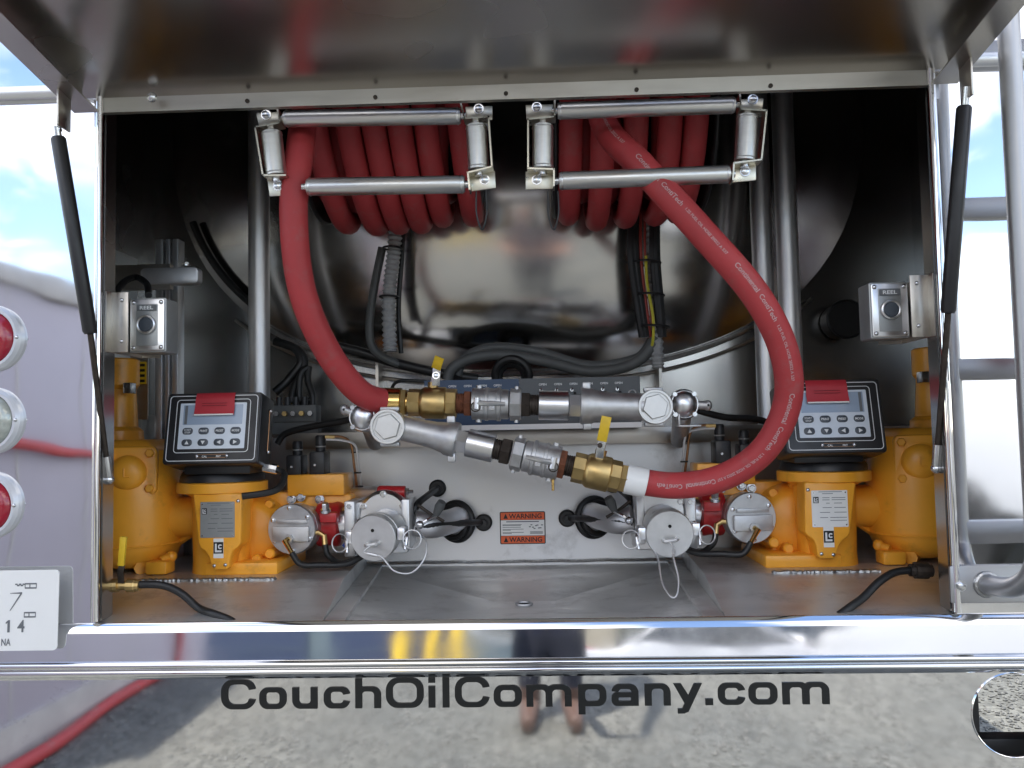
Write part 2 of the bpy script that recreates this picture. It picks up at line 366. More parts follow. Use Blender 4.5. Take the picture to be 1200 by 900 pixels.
# sill rail: bevel, leaning mirror band, two rolled ribs
prof = [(.004, .8975), (-.001, .900), (-.003, .899), (-.0075, .890), (-.0105, .883), (-.0167, .834)]
for a in range(0, 181, 20): prof.append((-.0160-.008*math.sin(rad(a)), .826+.007*math.cos(rad(a))))
for a in range(20, 181, 20): prof.append((-.0135-.007*math.sin(rad(a)), .812+.007*math.cos(rad(a))))
prof += [(-.010, .803), (-.006, .798), (.10, .798)]
def strip(pr, nm, sm):
    m = MB(); n = len(pr); m.add([(x, y, z) for x in (-XB, XB) for y, z in pr], [(i, i+1, n+i+1, n+i) for i in range(n-1)]); part(m, nm, M_rail, smooth=sm)
strip(prof[:5], 'sill_nosing', 60); strip(prof[4:6], 'sill_band', 0); strip(prof[5:], 'sill_ribs', 50)
# lower mirror skirt with the round hole
hc = P(1188, 838, -.004); HR = .073
m = MB(); SEG = 48; zb = .40; y0 = -.004; x0h, x1h, z0h, z1h = hc.x-.1, hc.x+.1, hc.z-.1, hc.z+.1
circ = [(hc.x+HR*math.cos(2*math.pi*i/SEG), y0, hc.z+HR*math.sin(2*math.pi*i/SEG)) for i in range(SEG)]
def sq(i):
    a = 2*math.pi*i/SEG; c, s_ = math.cos(a), math.sin(a); k = .1/max(abs(c), abs(s_)); return (hc.x+k*c, y0, hc.z+k*s_)
sqr = [sq(i) for i in range(SEG)]
m.add(circ+sqr, [(i, (i+1) % SEG, SEG+(i+1) % SEG, SEG+i) for i in range(SEG)])
m.add(circ+[(x, y0+.006, z) for x, _, z in circ], [(i, (i+1) % SEG, SEG+(i+1) % SEG, SEG+i) for i in range(SEG)])
def quad(xa, xb, za, zb_): m.add([(xa, y0, za), (xb, y0, za), (xb, y0, zb_), (xa, y0, zb_)], [(0, 1, 2, 3)])
quad(-XB, x0h, zb, .800); quad(x1h, XB, zb, .800); quad(x0h, x1h, zb, z0h); quad(x0h, x1h, z1h, .800)
part(m, 'lower_skirt', M_polish, smooth=0)
part(MB().torus((hc.x, y0-.001, hc.z), (0, 1, 0), HR, .0012, 48, 6), 'hole_rim', M_rail)
part(MB().bb(hc.x-.12, hc.x+.12, .06, .10, hc.z-.10, P(1188, 866, .06).z), 'black_bracket', M_frame, bevel=.003)
# shell behind
for s in (-1, 1):
    part(MB().bb(s*XB-.006, s*XB+.006, .012, 5.2, .62, ZB), 'side_panel', M_polish, smooth=0)
part(MB().bb(-XB, XB, .012, 5.2, ZB-.012, ZB), 'roof_panel', M_sheet, smooth=0)
XW, YB = 1.13, .88
for s in (-1, 1):
    part(MB().bb(s*XW-.003, s*XW+.003, .054, YB+.4, .89, 2.42), 'side_wall', M_wall, smooth=0)
    part(MB().bb(min(s*XO, s*XW), max(s*XO, s*XW), .050, .054, .89, 2.42), 'corner_wall', M_wall, smooth=0)
part(MB().bb(-XW, XW, .013, YB+.4, 2.42, 2.426), 'ceiling_panel', M_inner, smooth=0)
part(MB().bb(-XW, XW, YB, YB+.004, .89, 2.42), 'bulkhead', M_wall, smooth=0)
# dished elliptical tank head bulging out of the bulkhead
tcx, tcz, ta, tb = -.02, P(600, 436, .80).z+.80, 1.02, .80
m = MB(); NU, NV = 72, 14; ring_ = []
m.v = [Vector((tcx, YB-.17, tcz))]
for j in range(1, NV+1):
    q = j/NV; d = .17*(1-q**2.4)**.9
    for i in range(NU):
        a = 2*math.pi*i/NU; e = 2/2.6
        c = math.copysign(abs(math.cos(a))**e, math.cos(a)); s_ = math.copysign(abs(math.sin(a))**e, math.sin(a))
        m.v.append(Vector((tcx+ta*q*c, YB-.002-d, tcz+tb*q*s_)))
for i in range(NU): m.f.append((0, 1+i, 1+(i+1) % NU))
for j in range(NV-1):
    for i in range(NU):
        a, b_ = 1+j*NU, 1+(j+1)*NU; k = (i+1) % NU; m.f.append((a+i, b_+i, b_+k, a+k))
head = part(m, 'tank_head', M_tank, smooth=80)
def ell(a, k=1.0, dy=0.0):
    e = 2/2.6; c = math.copysign(abs(math.cos(a))**e, math.cos(a)); s_ = math.copysign(abs(math.sin(a))**e, math.sin(a))
    return Vector((tcx+ta*k*c, YB-.010-dy, tcz+tb*k*s_))
part(MB().tube([ell(rad(228+i*1.5)) for i in range(60)], .007, 8), 'seam_weld', M_weld, head)
part(MB().tube([ell(rad(200+i*2), .965, .030) for i in range(14)], .011, 10), 'edge_gasket', M_rubber, head)
part(MB().tube([ell(rad(224+i*1.6), 1.035, .012) for i in range(60)], .005, 8), 'angle_strip', M_flange, head)
# lower back panel, shelf with bright lip
YP = .665
part(MB().bb(-XW, XW, YP, YP+.004, .89, 1.236), 'lower_back_panel', M_sheet, smooth=0)
zl0, zl1 = P(600, 522, .63).z, P(600, 503, .63).z
part(MB().bb(-.62, .62, .628, YB, zl1-.004, zl1).bb(-.62, .62, .625, .6285, zl0, zl1), 'shelf', M_flange, bevel=.001)
part(MB().tube([(-.9+i*.03, YP-.004, .903+random.uniform(-.001, .001)) for i in range(60)], .0045, 6), 'weld_seam', M_weld)
for px_ in (445, 772):
    q = P(px_, 450, .84); part(MB().bb(q.x-.004, q.x+.004, .80, .88, zl1, q.z+.06), 'gusset', M_flange, smooth=0)
# floor with the folded sump pan
xl0, xl1 = P(430, 655, YP).x, P(378, 722, .005).x; xr0, xr1 = P(800, 655, YP).x, P(850, 716, .005).x
def slab(pts, z=.8985, th=.02):
    mb = MB(); n = len(pts); mb.add([(x, y, z) for x, y in pts]+[(x, y, z-th) for x, y in pts], [tuple(range(n))[::-1], tuple(range(n, 2*n))]+[(i, (i+1) % n, n+(i+1) % n, n+i) for i in range(n)]); return mb
def side_floor(xf, xk, s):
    xo = s*XW; prof_ = [(.006, .8985), (.262, .931), (YP, .931)]
    xi = lambda y: xf+(xk-xf)*(y-.006)/(YP-.006)
    mb = MB(); mb.add([(xo, y, z) for y, z in prof_]+[(xi(y), y, z) for y, z in prof_]+[(xi(y), y, .885) for y, z in prof_], [(0, 1, 4, 3), (1, 2, 5, 4), (3, 4, 7, 6), (4, 5, 8, 7)])
    part(mb, 'floor_plate', M_floor, smooth=0)
    k = -s
    mb = MB(); pts = [(xi(y)+k*.001, y) for y in (.008, YP-.002)]+[(xi(y)+k*.040, y) for y in (YP-.002, .008)]
    mb.add([(x, y, .885) for x, y in pts]+[(x, y, .8975) for x, y in pts], [(0, 1, 2, 3), (4, 5, 6, 7), (0, 1, 5, 4), (1, 2, 6, 5), (2, 3, 7, 6), (3, 0, 4, 7)])
    part(mb, 'pan_edge_bar', M_floor, smooth=0)
side_floor(xl1, xl0, -1); side_floor(xr1, xr0, 1)
dr = P(613, 706, .25); zc = .862
mb = MB(); c0, c1, c2, c3 = (xl1, .008, .893), (xr1, .008, .893), (xr0, YP, .893), (xl0, YP, .893)
d0, d1 = (dr.x-.07, dr.y+.02, zc), (dr.x+.07, dr.y+.02, zc); e0, e1 = (dr.x-.07, dr.y+.1, zc), (dr.x+.07, dr.y+.1, zc)
mb.add([c0, c1, c2, c3, d0, d1, e1, e0], [(0, 1, 5, 4), (1, 2, 6, 5), (2, 3, 7, 6), (3, 0, 4, 7), (4, 5, 6, 7)])
pan = part(mb, 'sump_pan', M_floor, smooth=0)
part(MB().torus((dr.x, dr.y+.06, zc+.002), (0, 0, 1), .017, .003, 24, 8), 'drain_ring', M_cast, pan)
part(MB().cyl((dr.x, dr.y+.06, zc-.001), (dr.x, dr.y+.06, zc+.0015), .015), 'drain_hole', M_dark, pan)
# weld beads on the floor fold in front of the meters
for pa, pb in (((150, 677), (327, 673)), ((905, 664), (1034, 662))):
    a = P(*pa, .262); b_ = P(*pb, .262); wv = MB()
    wv.tube([(a.x+i*.004, .262+random.uniform(-.0008, .0008), .9325+random.uniform(-.0008, .0008)) for i in range(int((b_.x-a.x)/.004))], [random.uniform(.0035, .0058) for i in range(int((b_.x-a.x)/.004))], 7)
    part(wv, 'weld_bead', M_weld, smooth=20)
# left wall strips, right wall opening
for px_, w in ((190, .010), (200, .006), (209, .008)):
    q = P(px_, 370, .62); part(MB().bb(q.x-w, q.x+w, .60, .64, .93, P(200, 282, .62).z), 'wall_strip', M_pipe, bevel=.002)
q = P(160, 240, .55); part(MB().bb(-XW+.003, -XW+.008, .40, .84, 1.1, P(160, 275, .55).z), 'wall_panel', M_sheet, smooth=0)
q = P(992, 374, .80); part(MB().torus((q.x, .80, q.z), (0, 1, 0), .052, .004, 32, 8).cyl((q.x, .80, q.z), (q.x, .87, q.z), .05), 'dark_port', M_rubber)
# chassis and wheels
for s in (-1, 1): part(MB().bb(s*.43-.04, s*.43+.04, .05, 6.0, .55, .80), 'chassis_rail', M_frame, bevel=.005)
part(MB().bb(-.47, .47, 1.52, 1.64, .42, .60), 'rear_axle', M_frame, bevel=.01)
for s in (-1, 1):
    w = part(MB().lathe((s*.72, 1.58, .50), (s, 0, 0), [(0, .30), (0, .47), (.02, .50), (.20, .50), (.22, .47), (.25, .47), (.27, .50), (.45, .50), (.47, .47), (.47, .30)], 40), 'wheel', M_tyre)
    part(MB().lathe((s*.73, 1.58, .50), (s, 0, 0), [(0, .30), (.44, .30), (.36, .22), (.40, .1), (.42, .08)], 32), 'rim', M_cast, w)
    part(MB().bb(s*.95-.33, s*.95+.33, .95, .965, .25, .80), 'mud_flap', M_rubber)
part(MB().bb(-.9, .9, 4.9, 6.2, .55, 2.3), 'cab', M_red, bevel=.05)
for s in (-1, 1):
    w = part(MB().lathe((s*.80, 5.6, .50), (s, 0, 0), [(0, .30), (0, .47), (.02, .50), (.26, .50), (.28, .47), (.28, .30)], 40), 'wheel', M_tyre)
    part(MB().lathe((s*.81, 5.6, .50), (s, 0, 0), [(0, .30), (.24, .30), (.2, .2)], 32), 'rim', M_cast, w)

# wide extended lettering on the skirt
capH, xH, TV, TH = PX(34, -.005), PX(24.6, -.005), PX(8, -.005), PX(5.6, -.005)
def letter(ch, xa, xb):
    mid = (xa+xb)/2; w = PX(xb-xa, -.005); yb = 831.3+(mid-270)*(-6.3/700)
    base = P(mid, yb, -.0052); mb = MB()
    fr0 = frame(base); FR = lambda a, b_, c=0: fr0(a, b_, c)
    C0, C1 = .0003, .0009
    def ringo(w_, h_, cx, cy, keep=None, ro=.40, sub=8):
        ro_ = ro*min(w_, h_); o_ = rrect(w_, h_, ro_, 8, sub); i_ = rrect(w_-2*TV, h_-2*TH, max(ro_-TH, .2*ro_), 8, sub)
        mb.ring(off(o_, cx, cy), off(i_, cx, cy), FR, C0, C1, keep)
    def bar(x0_, x1_, z0_, z1_): mb.prism([(x0_, z0_), (x1_, z0_), (x1_, z1_), (x0_, z1_)], FR, C0-.0001, C1+.0002)
    h = w/2
    if ch in 'oO':
        H = capH if ch == 'O' else xH; ringo(w, H, 0, H/2)
    elif ch in 'cC':
        H = capH if ch == 'C' else xH; gp = H*.17; ringo(w, H, 0, H/2, lambda x, y: not (x > h*.45 and abs(y-H/2) < gp))
    elif ch == 'u':
        ringo(w, xH, 0, xH/2, lambda x, y: y < xH*.52); bar(-h, -h+TV, xH*.5, xH); bar(h-TV, h, 0, xH)
    elif ch in 'nh':
        ringo(w, xH, 0, xH/2, lambda x, y: y > xH*.48); bar(h-TV, h, 0, xH*.5); bar(-h, -h+TV, 0, capH if ch == 'h' else xH)
    elif ch == 'm':
        w2 = h+TV/2
        for c in (-h+w2/2, h-w2/2): ringo(w2, xH, c, xH/2, lambda x, y: y > xH*.48); C1 += .0001
        for c in (-h, -TV/2, h-TV): bar(c, c+TV, 0, xH*(1 if c == -h else .5))
    elif ch == 'p':
        ringo(w, xH, 0, xH/2); bar(-h, -h+TV, -xH*.37, xH)
    elif ch == 'a':
        ringo(w, xH, 0, xH/2, lambda x, y: y > xH*.66); bar(h-TV, h, 0, xH*.7)
        C1 += .0001; ringo(w*.98, xH*.62, -w*.01, xH*.31, None, .42)
    elif ch == 'y':
        k = TV*1.12
        mb.prism([(-h, xH), (-h+k, xH), (h*.12+k*.45, xH*.12), (h*.12-k*.55, xH*.0)], FR, C0, C1)
        mb.prism([(h-k, xH), (h, xH), (-h*.18+k*.35, -xH*.30), (-h*.35, -xH*.37), (-h*.55+k*.2, -xH*.2)], FR, C0+.00005, C1+.00005)
        bar(-h*.72, -h*.22, -xH*.37, -xH*.37+TH)
    elif ch == 'i': bar(-h, h, 0, xH); bar(-h, h, capH-TH*1.05, capH)
    elif ch == 'l': bar(-h, h, 0, capH)
    elif ch == '.': bar(-h, h, 0, TH*1.3)
    part(mb, 'letter', M_ink, smooth=0)
for ch, xa, xb in (('C', 259, 300), ('o', 303.8, 335.7), ('u', 342.5, 372), ('c', 379.5, 410.4), ('h', 416.5, 446.5), ('O', 452.6, 496.5), ('i', 502.3, 510.3),
                   ('l', 518.8, 526.8), ('C', 533.5, 574), ('o', 579, 611.5), ('m', 617.6, 669.6), ('p', 678.3, 710.6), ('a', 717.3, 748.2), ('n', 756.3, 785.8),
                   ('y', 790, 822.8), ('.', 827, 835.7), ('c', 842.4, 873.4), ('o', 878.5, 911), ('m', 918.7, 971.3)): letter(ch, xa, xb)

# open hatch overhead
YH = -.95; HT = math.tan(rad(9))
def hz(y, dz=0): return 1.893-(y)*HT*1.0+dz
hatch = part(MB().add([(-.815, -.004, hz(0)), (.815, -.004, hz(0)), (.815, YH, hz(YH)), (-.815, YH, hz(YH)),
                       (-.815, -.004, hz(0)+.004), (.815, -.004, hz(0)+.004), (.815, YH, hz(YH)+.004), (-.815, YH, hz(YH)+.004)],
                      [(0, 1, 2, 3), (4, 5, 6, 7), (0, 1, 5, 4), (1, 2, 6, 5), (2, 3, 7, 6), (3, 0, 4, 7)]), 'hatch', M_hatch, smooth=0)
part(MB().bb(-.775, .775, -.004, .000, ZT, 1.899).bb(-.775, .775, -.012, -.004, ZT, ZT+.003), 'hinge_flange', M_flange, hatch, smooth=0)
for s in (-1, 1):
    mb = MB()
    for xa, xb, za, zb_ in ((.800, .815, -.046, -.0005), (.768, .800, -.046, -.043)):
        xs = sorted((s*xa, s*xb))
        mb.add([(x, y, hz(y)+dz) for y in (-.035, YH) for x, dz in ((xs[0], za), (xs[1], za), (xs[1], zb_), (xs[0], zb_))],
               [(0, 1, 2, 3), (4, 5, 6, 7), (0, 1, 5, 4), (1, 2, 6, 5), (2, 3, 7, 6), (3, 0, 4, 7)])
    part(mb, 'side_flange', M_hatch, hatch, smooth=0)
    part(MB().bb(s*.800-.002, s*.800+.002, -.115, -.075, 1.80, hz(-.09)-.03), 'strut_bracket', M_flange, hatch, bevel=.001)
mb = MB(); mb.sphere(P(178, 114, -.03), (.010, .008, .010), 10, 6); part(mb, 'corner_screw', M_bolt, hatch)
for px_ in (290, 440, 593, 746, 903):
    q = P(px_, 121-(px_-290)*.029, -.004); part(MB().cyl((q.x, -.0065, q.z+.004), (q.x, -.003, q.z+.004), .0042, n=10), 'screw', M_iron, hatch)

# ------------------------------------------------------------------ gas struts
def strut(a, b_, c, d, label):
    t = thing('gas_strut', label, 'gas strut', d, 'gas struts holding the hatch')
    dirv = (d-a).normalized()
    MB().cyl(a-dirv*.006, a+dirv*.03, .0065, n=14).build('end_fitting', M_bolt, t)
    MB().pipe(b_, c, [(0, .010), (.012, .0128), (.985, .0128), (1, .010)], 20).build('cylinder', M_black, t)
    MB().cyl(c, d-dirv*.03, .0055, n=14).build('rod', M_iron, t)
    MB().pipe(d-dirv*.045, d, [(0, .008), (.3, .0085), (.85, .0085), (1, .007)], 14).build('end_fitting', M_bolt, t)
    sgn = 1 if a.x > 0 else -1
    MB().sphere(d, .0095).cyl(d, d+Vector((sgn*.03, 0, 0)), .004).build('ball_stud', M_bolt, t)
    MB().cyl(a, Vector((sgn*.802, a.y, a.z)), .004).build('upper_stud', M_bolt, t)
strut(P(67, 152, -.10), P(68, 160, -.098), P(106, 391, -.05), P(128, 562, .03), 'black gas strut propping the hatch beside the tail lamps')
strut(P(1132, 106, -.10), P(1130, 124, -.098), P(1111, 367, -.05), P(1097, 549, .03), 'black gas strut propping the hatch beside the ladder')

# ------------------------------------------------------------------ tail lamps, plate
def lamp(px_, py_, lens, label, s=-1):
    q = P(px_, py_, 0); c = Vector((s*.990, -.0, q.z)); t = thing('tail_lamp', label, 'tail lamp', c, 'round lamps on the rear panel')
    MB().lathe(c, (0, -1, 0), [(0, .0645), (.010, .0635), (.016, .058), (.016, .053), (.010, .051)], 40).build('bezel', M_bezel, t)
    MB().lathe(c-Vector((0, .0105, 0)), (0, -1, 0), [(0, .0508), (.006, .049), (.012, .038), (.015, .019), (.016, .001)], 36).build('lens', lens, t, smooth=60)
    for a in (0, 120, 240):
        p = c+Vector((math.cos(rad(a))*.0575, -.015, math.sin(rad(a))*.0575)); MB().sphere(p, (.004, .003, .004), 10, 6).build('screw', M_bolt, t)
lamp(-12, 397, M_lens, 'round red tail lamp above the clear reversing lamp')
lamp(-12, 493, M_clear, 'round clear reversing lamp between two red lamps')
lamp(-12, 592, M_lens, 'round red tail lamp above the number plate')
lamp(1226, 376, M_lens, 'round red tail lamp behind the ladder', 1)
a = P(68, 668, -.027); b_ = P(66, 762, -.027); pc = Vector((a.x-.152, -.027, (a.z+b_.z)/2)); hh = a.z-b_.z
pl = thing('number_plate', 'white number plate with dark digits below the tail lamps', 'number plate', pc)
fr = frame(pc, (1, 0.012, 0), (0, .03, 1))
MB().prism(rrect(.304, hh, .008), fr, -.002, 0).build('plate', M_plate, pl, smooth=0)
MB().bb(pc.x-.10, pc.x+.10, -.019, .002, pc.z-.02, pc.z+.05).build('bracket', M_frame, pl)
mb = MB(); k1 = PX(1, 0); x1_, z1_ = .152-59*k1, -hh/2+28*k1; mb.prism([(x1_, z1_-7*k1), (x1_+2.8*k1, z1_-7*k1), (x1_+2.8*k1, z1_+7*k1), (x1_+1*k1, z1_+7*k1), (x1_-2*k1, z1_+4.5*k1), (x1_-2*k1, z1_+2.5*k1), (x1_, z1_+4*k1)], fr, .0003, .0006); put_text(mb, '4', PX(14, 0), fr, .152-PX(43, 0), -hh/2+PX(28, 0), .0006, PX(8.5, 0))
mb.build('digits', M_greyink, pl, smooth=0)
mb = MB(); put_text(mb, 'NA', PX(8, 0), fr, .152-PX(60, 0), -hh/2+PX(10, 0), .0006, PX(11, 0)); mb.build('state_lettering', M_greyink, pl, smooth=0)
for py_ in (29, 62):
    mb = MB(); cy = hh/2-PX(py_-11, 0); cx = .152-PX(33, 0)
    mb.ring(off(rrect(PX(14, 0), PX(6.5, 0), .001), cx, cy), off(rrect(PX(12.5, 0), PX(3.2, 0), .0005), cx, cy), fr, .0003, .0006)
    mb.prism(off(rrect(PX(1, 0), PX(4, 0), .0002), cx-PX(1, 0), cy), fr, .0003, .0006); mb.build('sticker_frame', M_greyink, pl, smooth=0)
mb = MB(); k = PX(1, 0)
mb.prism([(.152-57*k, hh/2-26*k), (.152-43*k, hh/2-25*k), (.152-43*k, hh/2-27*k), (.152-57*k, hh/2-26.6*k)], fr, .0003, .0006)
mb.prism([(.152-44.5*k, hh/2-26*k), (.152-43*k, hh/2-27*k), (.152-56*k, hh/2-46*k), (.152-57*k, hh/2-46*k)], fr, .00035, .00065)
for i in range(5): mb.prism(off(rrect(k*3, k*1.6, k*.6), .152-(50-i*2.2)*k, hh/2-(16+(i % 2)*1.5)*k), fr, .0003+i*.00002, .0006+i*.00002)
mb.build('emblem', M_greyink, pl, smooth=0)

# ------------------------------------------------------------------ ladder on the right panel
YL = -.128; xs0 = P(1105, 220, .128).x; xs1 = xs0+.34
ld = thing('ladder', 'grey aluminium ladder standing off the polished right panel', 'ladder', (xs0, YL, ZS))
zf = P(1165, 686, -.02).z
M_lad = mat('ladder_aluminium', (0.44, 0.44, 0.45), 0.9, 0.42, var=0.12, nscale=14, rvar=0.05)
for x in (xs0, xs1):
    pth = spline([(x, YL, 2.7), (x, YL, 2.0), (x, YL, 1.3), (x, YL, zf+.10), (x-.003, YL+.010, zf+.04), (x-.012, YL+.05, zf+.008), (x-.022, -.02, zf), (x-.026, -.004, zf)], 8)
    MB().tube(pth, .0175, 18).build('stile', M_lad, ld, smooth=60)
    q = P(1187, 682, -.006); f0 = frame((x-.012, -.003, zf))
    fp = MB().prism(rrect(.15, .066, .004), f0, 0, .006).build('foot_plate', M_lad, ld, bevel=.001)
    for dx in (-.058, .06): bolt(MB(), f0(dx, -.002, .006), (0, -1, 0), .0075, .008).build('bolt', M_bolt, fp)
    MB().torus((x-.024, -.010, zf), (0, 1, 0), .019, .005, 24, 8).build('weld_collar', M_weld, ld)
for i in range(-1, 5):
    z = P(1150, 432, .128).z+i*.317
    if z < zf+.05: continue
    MB().bb(xs0, xs1, YL-.016, YL+.016, z-.021, z+.021).build('rung', M_lad, ld, bevel=.003)


# ================================================================== equipment in the cabinet
# roller guides under the hatch hinge
def roller_guide(label, c):
    # c: pixel table for this guide
    Yg = .06; org = P(*c['org'], Yg)
    t = thing('roller_guide', label, 'roller guide', org, 'hose roller guides')
    for (a, b_, r) in c['rollers']:
        pa, pb = P(*a, Yg), P(*b_, Yg); L_ = (pb-pa).length
        ro = MB().pipe(pa, pb, [(0, r*.55), (.002, r*.9), (.015, r), (.985, r), (.998, r*.9), (1, r*.55)], 28).build('roller', M_roller, t)
        d = (pb-pa).normalized()
        for e_ in (pa, pb): MB().cyl(e_-d*.010, e_+d*.010, r*.42, n=14).build('axle', M_bolt, ro)
        for e_ in (pa+d*.006, pb-d*.006): MB().torus(e_, d, r*.98, .0014, 28, 6).build('end_ring', M_mach, ro)
    for q in c['plates']:
        pts = [P(*p, Yg+.012) for p in q['quad']]; n = len(pts)
        mb = MB(); mb.add(pts+[p+Vector((0, .004, 0)) for p in pts], [tuple(range(n)), tuple(range(n, 2*n))[::-1]]+[(i, (i+1) % n, n+(i+1) % n, n+i) for i in range(n)])
        pl_ = mb.build('corner_plate', M_zinc, t, bevel=.0008)
        bolt(MB(), P(*q['bolt'], Yg+.012), (0, -1, 0), .0075, .008).build('bolt', M_bolt, pl_)
    for st_ in c['straps']:
        pts = [P(*p, Yg) for p in st_]; mb = MB(); th = .0016
        for i in range(len(pts)-1):
            a, b_ = pts[i], pts[i+1]; d = (b_-a).normalized(); nn = Vector((-d.z, 0, d.x))*th
            a2, b2 = a-d*th, b_+d*th
            mb.add([p+Vector((0, y, 0)) for y in (-.016, .016) for p in (a2-nn, b2-nn, b2+nn, a2+nn)], [(0, 1, 2, 3), (4, 5, 6, 7), (0, 1, 5, 4), (1, 2, 6, 5), (2, 3, 7, 6), (3, 0, 4, 7)])
        mb.build('strap', M_zinc, t, smooth=0)
r1_, r2_ = PX(10, .06), PX(12.5, .06)
roller_guide('roller guide of four aluminium rollers with the red hose hanging at its end', dict(org=(440, 180),
    rollers=[((333, 139), (540, 136), r1_), ((360, 219), (545, 216), r1_*1.06), ((318, 155), (324, 207), r2_), ((558, 147), (561, 200), r2_)],
    plates=[dict(quad=[(300, 132), (328, 131), (326, 147), (304, 150)], bolt=(312, 135)), dict(quad=[(313, 209), (337, 208), (338, 229), (316, 230)], bolt=(326, 218)),
            dict(quad=[(545, 125), (577, 124), (577, 140), (548, 143)], bolt=(561, 128)), dict(quad=[(549, 205), (580, 200), (581, 220), (553, 224)], bolt=(568, 211))],
    straps=[[(328, 132), (331, 147), (302, 152), (311, 208), (337, 208)], [(541, 125), (545, 142), (573, 140), (577, 198), (549, 205), (551, 224)]]))
roller_guide('roller guide of four aluminium rollers with the lettered red hose crossing it', dict(org=(755, 170),
    rollers=[((653, 130), (861, 123), r1_), ((655, 212), (855, 204), r1_*1.06), ((636, 147), (636, 199), r2_), ((876, 136), (873, 190), r2_)],
    plates=[dict(quad=[(616, 123), (648, 122), (648, 136), (617, 140)], bolt=(629, 126)), dict(quad=[(616, 201), (648, 201), (648, 221), (616, 222)], bolt=(629, 211)),
            dict(quad=[(866, 116), (895, 115), (893, 131), (868, 132)], bolt=(882, 117)), dict(quad=[(858, 194), (886, 191), (886, 211), (857, 214)], bolt=(873, 201))],
    straps=[[(650, 122), (650, 140), (619, 143), (619, 200), (649, 201), (649, 220)], [(865, 115), (866, 131), (896, 133), (890, 190), (858, 194), (857, 213)]]))
for px_, lb in ((564, 'thin black tie loop hanging below the roller guide with the plain hose'), (648, 'thin black tie loop hanging below the roller guide with the lettered hose')):
    a = P(px_, 224, .07); w = PX(6, .07); h = PX(46, .07)
    o = MB().tube(spline([a+Vector((-w, 0, 0)), a+Vector((-w, 0, -h*.6)), a+Vector((0, .004, -h)), a+Vector((w, 0, -h*.6)), a+Vector((w, 0, 0))], 6), .0018, 6).build('tie_loop', M_black)
    tag(o, lb, 'cable tie', 'tie loops under the roller guides')

# hose reels
def reel(x0, x1, label, lean):
    ax = Vector((x0, .50, 2.01)); t = thing('hose_reel', label, 'hose reel', ax, 'hose reels in the top of the cabinet')
    MB().lathe((x0, .50, 2.01), (1, 0, 0), [(0, .12), (x1-x0, .12)], 32).build('drum', M_frame, t)
    for x in (x0-.012, x1):
        MB().lathe((x, .50, 2.01), (1, 0, 0), [(0, .235), (.004, .24), (.008, .24), (.012, .235)], 44).build('flange', M_frame, t)
        MB().bb(x+.001, x+.011, .43, .51, 2.0, 2.42).build('hanger', M_frame, t)
    MB().cyl((x0-.04, .50, 2.01), (x1+.04, .50, 2.01), .018).build('shaft', M_bolt, t)
    n = int((x1-x0)/.0585)
    for lay, (R_, dx) in enumerate(((.175, .029), (.238, .0))):
        for i in range(n):
            x = x0+.03+dx+i*(x1-x0-.06)/(n-1) if lay else x0+.05+i*(x1-x0-.10)/(n-1)
            tl = lean*(.018+.02*random.random())*(1 if lay else -1); rr = R_+random.uniform(-.006, .012)
            x += random.uniform(-.007, .007); rr += random.uniform(-.012, .006)*(1 if lay else 0)
            pts = []
            for k in range(44):
                a = 2*math.pi*k/44; pts.append((x+tl*math.sin(a+.3), .50+rr*math.cos(a), 2.01+rr*math.sin(a)))
            MB().tube(pts, .0275, 12, True).build('hose_coil', M_hose, t)
xa = P(352, 200, .30).x; xb = P(546, 200, .30).x
reel(xa, xb, 'reel of dark red hose coils beside the vertical steel pipe and plain hose', -1)
xa = P(655, 200, .30).x; xb = P(838, 200, .30).x
reel(xa, xb, 'reel of dark red hose coils behind the lettered hose', .3)

# delivery hoses
HRAD = PX(16.5, .12)
def hose(pts, label, text=None):
    path = spline([P(*p) if not isinstance(p, Vector) else p for p in pts], 16)
    o = thing('delivery_hose', label, 'hose', path[-1], 'red delivery hoses')
    MB().tube(path, HRAD, 28).build('hose', M_hose, o, smooth=80)
    return o, path
h1, path1 = hose([Vector((P(380, 140, .3).x, .26, 2.13)), (358, 128, .19), (351, 180, .10), (344, 250, .09), (354, 340, .12), (384, 412, .18), (420, 458, .25), (448, 470, .30), (462, 471, .315)],
                 'plain red rubber hose curving down from the roller guide to a brass valve')
h2, path2 = hose([Vector((P(690, 120, .3).x, .24, 2.13)), (706, 140, .17), (752, 195, .085), (825, 275, .06), (885, 345, .07), (918, 410, .10), (923, 470, .14), (897, 525, .18), (850, 558, .22), (795, 569, .245), (742, 563, .255)],
                 'red rubber hose with white lettering looping past the shaded register to a brass valve')
